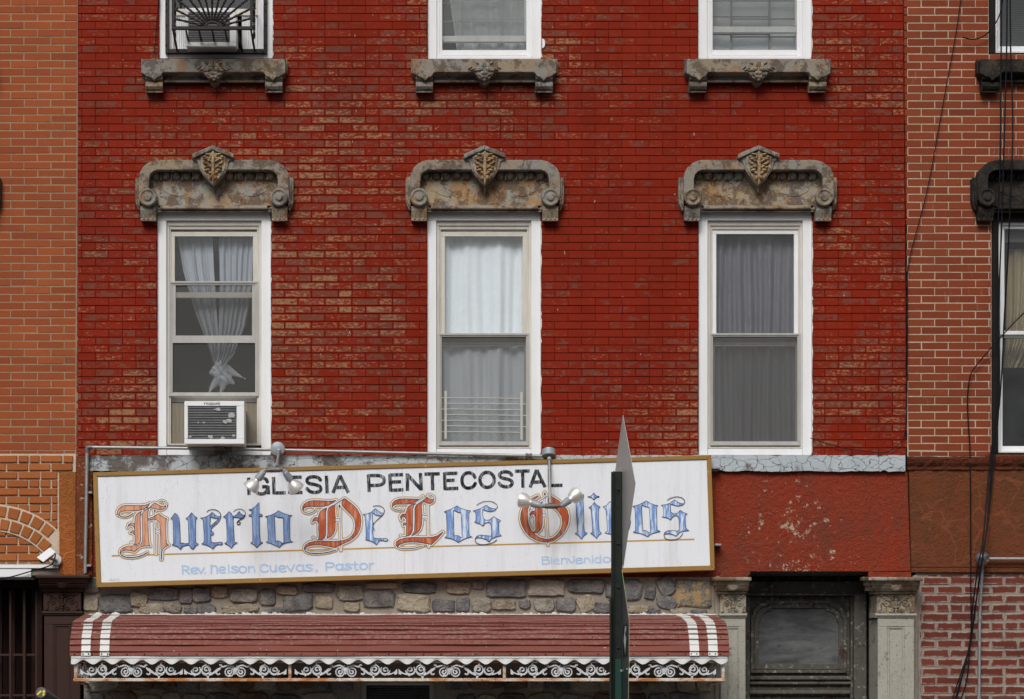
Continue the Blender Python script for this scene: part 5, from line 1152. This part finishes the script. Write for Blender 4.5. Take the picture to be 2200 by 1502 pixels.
# ------------------------------------------------------------------ awning
aw = thing('awning', 'curved oxide red metal awning with white stripes, scalloped edge and scroll frieze', 'awning', P(858,1464,1.0))
prof = [(0.0,1321),(.12,1323),(.31,1326),(.5,1329.3),(.64,1332),(.77,1335.5),(.84,1341),(.88,1346.4),(.92,1354.5),(.965,1364),(1.0,1375),(1.02,1386.6),(1.03,1400),(1.03,1409)]
AX0, AX1 = X(150,1.03), X(1566.5,1.03)
def slatmesh(x0, x1, off):
    mb = MB()
    pp = [(d_, Z(y,d_)) for d_,y in prof]
    for i,(a,b) in enumerate(zip(pp,pp[1:])):
        dx, dz = b[0]-a[0], b[1]-a[1]; L = math.hypot(dx,dz); nx, nz = -dz/L, dx/L     # outward normal in (d,z)
        lip = .014 if i > 4 else .004
        a0 = (a[0]+nx*off, a[1]+nz*off); b0 = (b[0]+nx*(off+lip), b[1]+nz*(off+lip)); b1 = (b[0]+nx*(off-.014), b[1]+nz*(off-.014))
        pts = [a0,b0,b1,(a[0]-nx*.014+nx*off, a[1]-nz*.014+nz*off)]
        ns = max(1,int((x1-x0)/.11)); vs = []; wob = lambda x: .0035*math.sin(x*1.9+i*1.3)+.0025*math.sin(x*5.3+i*2.9)+.0018*math.sin(x*13.+i*5.1)
        for q in range(ns+1):
            x = x0+(x1-x0)*q/ns; vs += [(x,-d_-nx*wob(x),z+nz*wob(x)) for d_,z in pts]
        fs = [(0,3,2,1),(ns*4,ns*4+1,ns*4+2,ns*4+3)]
        for q in range(ns): fs += [(q*4+a_,q*4+(a_+1)%4,q*4+4+(a_+1)%4,q*4+4+a_) for a_ in range(4)]
        mb.add(vs, fs)
    return mb
slatmesh(AX0,AX1,0).build('slat_canopy', M['awred'], aw)
for a,b in ((175,194.5),(215,235),(1481.5,1501.5),(1521.5,1541.5)):
    slatmesh(X(a,1.03),X(b,1.03),.006).build('stripe', M['awwhite'], aw)
mb = MB()                                                  # end cheeks
for x in (AX0+.004, AX1-.004):
    pp = [(d_,Z(y,d_)-.015) for d_,y in prof]+[(1.0,Z(1409,1.03)),(0,Z(1409,1.03))]
    for q in (0,): mb.add([(x,-max(d_-.01,0),z) for d_,z in pp], [tuple(range(len(pp)))])
mb.build('end_cheek', M['awred'], aw, recalc=False)
mb = MB(); rr = random.Random(8)
for i in range(38):
    x = 160+i*37.5; mb.ball(P(x,1405.5,1.045), .006, .004, .006, 6, 5)
for i in range(16):
    for y,dd in ((1343,.87),(1369,.985)): mb.ball(P(165+i*92+rr.uniform(-14,14),y,dd+.012), .005, .004, .005, 6, 5)
for x in (178,190,218,231,1485,1497,1525,1537): mb.ball(P(x,1405,1.05), .006, .004, .006, 6, 5)
mb.build('rivet', M['stk_black'], aw)
mb = MB(); vs = []; n = 500; x0, x1 = 152.5, 1563
ph = lambda x: 1422.8+4.6*math.cos(2*math.pi*(x-200)/42.2)
for i in range(n+1):
    x = x0+(x1-x0)*i/n; wv = .006*math.cos(2*math.pi*(x-200)/42.2)
    for y,dd in ((1409.5,1.032),(1413,1.036),(1415,1.030),(ph(x),1.030+wv)): vs.append(P(x,y,dd))
mb.add(vs, [(i*4+j+1,(i+1)*4+j+1,(i+1)*4+j,i*4+j) for i in range(n) for j in range(3)])
o = mb.build('scalloped_valance', M['valwhite'], aw, recalc=False); so = o.modifiers.new('t','SOLIDIFY'); so.thickness = .006
mb = MB(); rr = random.Random(6); x = 190
while x < 1535:
    w_ = rr.uniform(4,16); h = rr.uniform(1,5.5) if rr.random() < .45 else rr.uniform(.6,1.6)
    pts = [(x,1322),(x,1320-h*rr.random()),(x+w_*.3,1320-h),(x+w_*.7,1320-h*rr.uniform(.4,1)),(x+w_+1,1320-h*.5*rr.random()),(x+w_+1,1322)]; mb.prism(pts, .015, .055+rr.uniform(0,.012)); x += w_
mb.build('flashing_sealant', M['caulk'], aw, bevel=.003)
DF = 1.0
rails = MB(); rails.bx(159,1457,1557,1464,DF-.02,DF); fr = rails.build('frieze_frame', M['rail'], aw, bevel=.003)
for a,b in ((159,166),(619.5,626),(1080.5,1087),(1550.5,1557)): mb = MB(); mb.bx(a,1420,b,1456.7,DF-.02,DF); mb.build('frieze_post', M['rail'], aw, bevel=.003)
mb = MB(); mb.bx(159,1421,1557,1424,DF-.02,DF-.004); mb.build('upper_rail', M['rail'], aw)
for x in (X(160,DF), X(1556,DF)):
    mb = MB(); mb.box(x-.012,x+.012,-DF+.022,-.03,Z(1464,DF),Z(1457.5,DF)); mb.box(x-.012,x+.012,-.05,-.02,Z(1457,DF),Z(1421,DF)); mb.build('side_rail', M['rail'], aw, bevel=.002)
def panel_scroll():
    mb = MB(); c0 = 990.; 
    def Q(x, y): return (170+x/8.8, 1420+y/8.8)
    def band(pts, r, sm=2):
        for s_ in (0,1):
            q = [Q(x if not s_ else 2*c0-x, y) for x,y in pts]; v = [P(x,y,DF-.012) for x,y in q]; v = smoothpath(v,sm) if sm else v
            mb.tube(v, r if not isinstance(r,tuple) else [r[0]+(r[1]-r[0])*i/(len(v)-1) for i in range(len(v))], 7)
    def poly(pts):
        for s_ in (0,1): mb.prism([Q(x if not s_ else 2*c0-x, y) for x,y in pts], DF-.02, DF-.006)
    circ = lambda cx_,cy_,r,a0,a1,n=18: [(cx_+r*math.cos(R(a0+(a1-a0)*i/n)),cy_+r*math.sin(R(a0+(a1-a0)*i/n))) for i in range(n+1)]
    spi = lambda cx_,cy_,r0,r1,a0,a1,n=20: [(cx_+(r0+(r1-r0)*i/n)*math.cos(R(a0+(a1-a0)*i/n)),cy_+(r0+(r1-r0)*i/n)*math.sin(R(a0+(a1-a0)*i/n))) for i in range(n+1)]
    rw = .0058
    poly([(22,148),(70,200),(130,232),(185,232),(200,268),(150,262),(75,232),(75,262),(22,250)])
    band(circ(250,172,80,140,-40), rw, 0); band(circ(250,172,92,-5,175), rw, 0); band(spi(245,170,52,20,-215,140), (rw*1.1,rw*1.3), 0)
    band(circ(440,165,80,40,220), rw, 0) ; band(circ(440,165,80,220,400), rw, 0); band(circ(450,180,92,20,170), rw, 0); band(spi(445,160,52,20,35,-320), (rw*1.1,rw*1.3), 0)
    poly([(430,262),(500,252),(560,220),(640,150),(720,116),(706,165),(650,205),(570,252),(500,284),(440,280)])
    band([(636,205),(638,250),(680,262),(705,235)], (rw*1.5,rw*.9))
    band([(690,80),(730,80),(736,122),(790,105),(860,82),(925,105),(960,150),(990,180)], rw*1.25)
    band([(690,80),(705,72),(735,95)], rw*.9); band([(960,85),(955,110),(940,120)], rw*.8)
    band(circ(880,215,80,-60,180), rw, 0); band(circ(880,215,80,180,290), rw, 0); band(spi(880,212,48,18,-60,290), (rw*1.1,rw*1.4), 0)
    mb.ball(P(*Q(990,178),DF-.012), .022, .010, .026, 10, 6)
    for x,y in ((345,170),(225,275),(885,280),(1000-15,240)): mb.ball(P(*Q(x,y),DF-.012), .010, .008, .010, 8, 5)
    poly([(452,240),(490,240),(494,290),(486,325),(460,325),(450,290)]); poly([(424,10),(438,10),(444,60),(456,88),(412,88),(420,60)])
    return mb.build('scroll_panel', M['scroll'], aw, smooth=True)
sp = panel_scroll()
for dx in (223,461,684,925,1146): copy_part(sp, dx/S*(D-DF)/D)
for x in (X(163,DF), X(1553,DF)):                         # returns at the two ends, seen through the front
    for k in range(2):
        mb = MB()
        for q in range(2):
            yy = -.25-k*.38-q*.16; zc = Z(1439,DF); pts = [(x, yy+.07*(1-i/22*.75)*math.cos(i*.55), zc+.07*(1-i/22*.75)*math.sin(i*.55)) for i in range(20)]; mb.tube(pts,.007,6)
        mb.build('side_scroll', M['scroll'], aw, smooth=True)

# ------------------------------------------------------------------ kerbside sign post
DP = 4.5
sp_ = thing('sign_post', 'dark green steel post carrying street signs seen from behind', 'street sign', (X(1325,DP), -DP, 0))
mb = MB(); x0, x1 = X(1319,DP), X(1335,DP); zt = Z(1013,DP); zc = 0
mb.box(x0,x1,-DP-.002,-DP+.003,zc,zt); mb.box(x0-.006,x0-.0005,-DP-.034,-DP+.02,zc,zt); mb.box(x1+.0005,x1+.005,-DP-.002,-DP+.03,zc,zt); mb.box(x0-.018,x0-.0065,-DP+.012,-DP+.02,zc,zt)
mb.build('channel_post', M['green'], sp_, bevel=.001)
mb = MB(); mb.box(x0-.028,x0-.021,-DP-.036,-DP+.03,zc,Z(1283,DP)); mb.box(x0-.0205,x0+.02,-DP+.024,-DP+.030,zc,Z(1283,DP)); mb.build('base_post', M['green'], sp_, bevel=.001)
mb = MB(); mb.box(x0+.006,x1-.001,-DP-.0085,-DP-.0025,zc,Z(1416,DP+.01)); mb.build('lower_sleeve', M['green2'], sp_, bevel=.001)
def signplate(name, mat, edge, shape, cx_, cz, rz, th=.003):
    mb = MB(); n = len(shape); u = Vector((math.sin(rz),-math.cos(rz),0)); nn = Vector((math.cos(rz),math.sin(rz),0)); o = Vector((cx_,-DP,cz))
    f = [o+u*a+Vector((0,0,b)) for a,b in shape]; bk = [p+nn*th for p in f]
    mb.m = 0; mb.add(f+bk, [tuple(range(n)),tuple(range(2*n-1,n-1,-1))]); mb.m = 1; mb.add(f+bk, [(i,i+n,(i+1)%n+n,(i+1)%n) for i in range(n)])
    return mb.build(name, [mat,edge], sp_)
rz = R(3.4); h = .535*.98
xc = X(1338,DP); signplate('diamond_sign', M['alu'], M['alu'], [(0,h),(h,0),(0,-h),(-h,0)], xc, Z(1057,DP), rz)
za = Z(1223,DP); q = .37
ss = signplate('school_sign', M['darkalu'], M['limeedge'], [(0,0),(q,-q),(q,-2*q+.05),(-q,-2*q+.05),(-q,-q)], X(1335.5,DP), za, R(2.0))
signplate('plaque_sign', M['teal'], M['limeedge'], [(-.33,-2*q+.042),(.33,-2*q+.042),(.33,-2*q-.3),(-.33,-2*q-.3)], X(1336,DP), za, R(2.0))
u = Vector((math.sin(R(2)),-math.cos(R(2)),0)); o0 = Vector((X(1335.5,DP),-DP,za))
mb = MB(); fq = lambda a,b,e: o0+u*a+Vector((-e,0,b))
mb.quad(fq(.10,-.39,.003),fq(.31,-.39,.003),fq(.31,-.61,.003),fq(.10,-.61,.003)); mb.m = 1
mb.add([fq(a,b,.005) for a,b in [(.22,-.40),(.28,-.41),(.26,-.45),(.27,-.50),(.23,-.56),(.22,-.60),(.18,-.53),(.14,-.50),(.17,-.46)]], [tuple(range(9))]); mb.m = 0
mb.add([fq(a,b,.007) for a,b in [(.24,-.43),(.265,-.455),(.25,-.48),(.225,-.46)]], [(0,1,2,3)])
mb.build('sticker', [M['stk_black'],M['stk_white']], ss, recalc=False)
for y in range(1030,1500,31):
    mb = MB(); mb.lathe(Vector(((x0+x1)/2,-DP-.0016,Z(y,DP))),(0,-1,0),[(0,.0055),(.0016,.0055),(.0016,0)],10); mb.build('punched_hole', M['cable'], sp_)
for y in (1052,1168,1262,1392):
    mb = MB(); mb.lathe(Vector(((x0+x1)/2+.004,-DP-.002,Z(y,DP))),(0,-1,0),[(0,.011),(.006,.011),(.007,.007),(.014,.007),(.014,0)],6); mb.build('bolt', M['green'], sp_)
mb = MB(); mb.lathe(Vector((x1+.0,-DP-.004,Z(1442,DP))),(.15,-1,0),[(0,.012),(.008,.012),(.012,.007),(.02,.007),(.02,0)],8); mb.build('bolt', M['galv'], sp_)

# ------------------------------------------------------------------ security camera, ball lamp, pole, cables
sc_ = thing('security_camera', 'silver security camera with sun shield aimed down from the white fascia', 'camera', P(122,1205,.08))
mb = MB(); mb.lathe(P(121,1204,.08),(0,-1,0),[(0,.05),(.02,.05),(.028,.044),(.03,.0)],20); mb.build('base', M['plastic'], sc_, smooth=True)
mb = MB(); mb.tube(smoothpath([P(121,1204,.10),P(118,1203,.16),P(108,1200,.19)],2),.012,8); mb.build('arm', M['galv'], sc_, smooth=True)
mb = MB(); a, b = P(86,1207,.30), P(112,1187,.19); t_ = (b-a).normalized(); up = Vector((.55,-.15,.8)); up = (up-t_*up.dot(t_)).normalized(); sd_ = t_.cross(up)
def obox(mb, a, b, hu, hs, u_, s_, o=0): 
    vs = []
    for p in (a,b):
        for i,j in ((-1,-1),(1,-1),(1,1),(-1,1)): vs.append(p+s_*hs*i+u_*(hu*j+o))
    mb.add(vs, [(0,1,2,3),(7,6,5,4),(0,4,5,1),(1,5,6,2),(2,6,7,3),(3,7,4,0)])
obox(mb, a+t_*.02, b, .026, .028, up, sd_); mb.build('body', M['silver'], sc_, bevel=.006)
mb = MB(); obox(mb, a-t_*.01, b, .003, .035, up, sd_, .032); mb.build('sun_shield', M['acwhite'], sc_, bevel=.002)
mb = MB(); mb.lathe(a+t_*.018,-t_,[(0,.022),(.004,.022),(.004,.012),(.002,.0)],14); mb.build('lens', M['stk_black'], sc_)
mb = MB(); 
for i in range(6): obox(mb, a+t_*(.05+.012*i), a+t_*(.055+.012*i), .02, .030, up, sd_)
mb.build('cooling_rib', M['galv'], sc_)
mb = MB(); mb.tube(smoothpath([P(112,1190,.19),P(118,1187,.18),P(119,1196,.15),P(113,1213,.12),P(95,1220,.10),P(60,1229,.10),P(25,1240,.10),P(-20,1247,.1),P(-60,1248,.08)],3), .006, 6)
o = mb.build('camera_cable', M['cable'], None, smooth=True, origin=P(40,1238,.1)); tag(o, 'black cable drooping from the security camera across the white fascia', 'cable')
bl = thing('ball_lamp', 'round steel lamp head on grey conduit against the brown stucco', 'light', P(2110,1502,.1))
mb = MB(); mb.ball(P(2110,1200,.14), .060, .060, .058, 24, 16); mb.build('lamp_globe', M['steelgrey'], bl, smooth=True)
mb = MB(); mb.lathe(P(2118,1201,.185),(.55,-.8,-.05),[(0,.030),(.014,.030),(.016,.024),(.008,.022),(.008,.0)],18); mb.build('lamp_lens', M['bracket'], bl, smooth=True)
mb = MB(); mb.tube([P(2122,1200.5,.08),P(2300,1201,.08),P(2600,1202,.08)], .014, 10); mb.build('side_conduit', M['galv'], bl, smooth=True)
mb = MB(); mb.tube([P(2111,1214,.10),P(2110,1235,.07),P(2105,1320,.05),P(2103.5,1502,.05),P(2103,1800,.05)], .013, 10); mb.build('down_conduit', M['galv'], bl, smooth=True)
for y in (1324,1497): mb = MB(); mb.lathe(P(2105 if y < 1400 else 2103.5,y,.05),(0,0,-1),[(0,.018),(.03,.018),(.03,.013)],10); mb.build('coupling', M['galv'], bl)
def cable(label, pts, r=.0064, d=.05, grp=None):
    mb = MB(); mb.tube(smoothpath([P(x,y,d if len(q) == 0 else q[0]) for x,y,*q in pts],3), r, 6)
    o = mb.build('cable', M['cable'], None, smooth=True, origin=P(pts[-1][0],pts[-1][1],d)); tag(o, label, 'cable', 'black cables on the right hand walls'); return o
cable('thin wire along the joint of the red and terracotta brick walls', [(2085,-200),(2072,-60),(2064,0),(2053,80),(2030,200),(1995,400),(1974,480),(1949,570),(1950,640),(1950,760),(1948,900),(1943,944),(1925,960),(1903,975),(1861,970),(1815,964),(1762,949),(1741,941)], .0040, .03)
cable('thin black wire slanting beside the window with the sunburst guard', [(352,-160),(345,-60),(338,40),(331,117)], .004, .03)
cable('short wire looping from a hole in the brick to the upper right window', [(2068,80),(2085,85),(2105,83),(2125,70),(2145,42),(2155,5),(2160,-100)], .0055, .06)
cable('left cable of the three hanging past the black window hood, running down to the pavement', [(2153,-200,.22),(2151.3,100,.22),(2149,220,.22),(2150.5,249,.22),(2149,313,.22),(2148.4,366,.2),(2144.6,473,.15),(2143.5,523,.12),(2145,670,.1),(2147,800,.08),(2142,880,.07),(2133,940,.07),(2125,1006,.08),(2112,1174,.22),(2102,1205,.22),(2093.4,1274,.15),(2087.7,1320,.1),(2086.5,1365,.06),(2080,1401,.06),(2068,1450,.06),(2054.7,1502,.06),(2010,1700,.06)])
cable('middle cable of the three hanging past the black window hood', [(2165,-200,.23),(2163.3,100,.23),(2160.6,180,.23),(2158.5,273,.23),(2155.8,353,.22),(2151.8,499,.15),(2148,578,.1),(2146,670,.09),(2148,860,.075),(2138,968,.075),(2123.5,1113,.1),(2117,1160,.23),(2107,1228,.23),(2100,1274,.16),(2091,1333,.1),(2087,1374,.07),(2079,1410,.07),(2053,1498,.07),(2005,1700,.07)])
cable('right cable of the three hanging past the black window hood, ending at the brown ledge', [(2170,-200,.24),(2170.5,100,.24),(2174,180,.24),(2176.3,273,.24),(2174.5,353,.23),(2168.6,473,.15),(2165.5,560,.1),(2157,688,.1),(2154.5,761,.09),(2148,871,.08),(2135,944,.08),(2130,1000,.08),(2122,1130,.1),(2113,1180,.24),(2104,1240,.24),(2090,1350,.09),(2083,1397,.08),(2080,1445,.07),(2074,1477,.07),(2064,1502,.07),(2030,1700,.07)])
cable('cable slanting across the neighbour window and down over the terracotta brick', [(2330,560,.1),(2200,670,.06),(2133,743,.06),(2093,790,.05),(2082.7,809,.04),(2078,853,.04),(2080,908,.04),(2084.5,963,.04),(2085.5,1100,.06),(2085.4,1160,.06),(2086,1297,.04),(2087,1354,.04),(2085.4,1381,.04),(2075,1417,.04),(2045.5,1502,.04),(1990,1700,.04)], .006)
DQ = 3.2
pl = thing('capped_pole', 'dark tilted pole end with yellow tape patches in the lower left corner', 'pole', P(150,1540,DQ))
a, b = P(88,1488,DQ), P(190,1560,DQ-1.2); ax = (b-a).normalized()
mb = MB(); mb.lathe(a, ax, [(0,.0),(0,.040),(.004,.043),(.20,.043)], 24); mb.build('cap', M['acdark'], pl, smooth=True)
mb = MB(); mb.lathe(a+ax*.20, ax, [(0,.0),(0,.044),(1.4,.044),(1.4,0)], 24); mb.build('shaft', M['green2'], pl, smooth=True)
mb = MB(); r_ = Vector((0,0,1)); e1 = (r_-ax*r_.dot(ax)).normalized(); e2 = ax.cross(e1)
for cu,cv,hu,hv in ((.022,.010,.010,.009),(.004,.026,.008,.007),(-.012,-.008,.020,.007)):
    w1_, w2_ = (e1+e2).normalized(), (e1-e2).normalized(); c_ = a-ax*.0015+w1_*cu*.9+w2_*(-cv)
    mb.quad(c_+w1_*hu+w2_*hv,c_-w1_*hu+w2_*hv,c_-w1_*hu-w2_*hv,c_+w1_*hu-w2_*hv)
mb.build('yellow_patch', M['yellow'], pl, recalc=False)
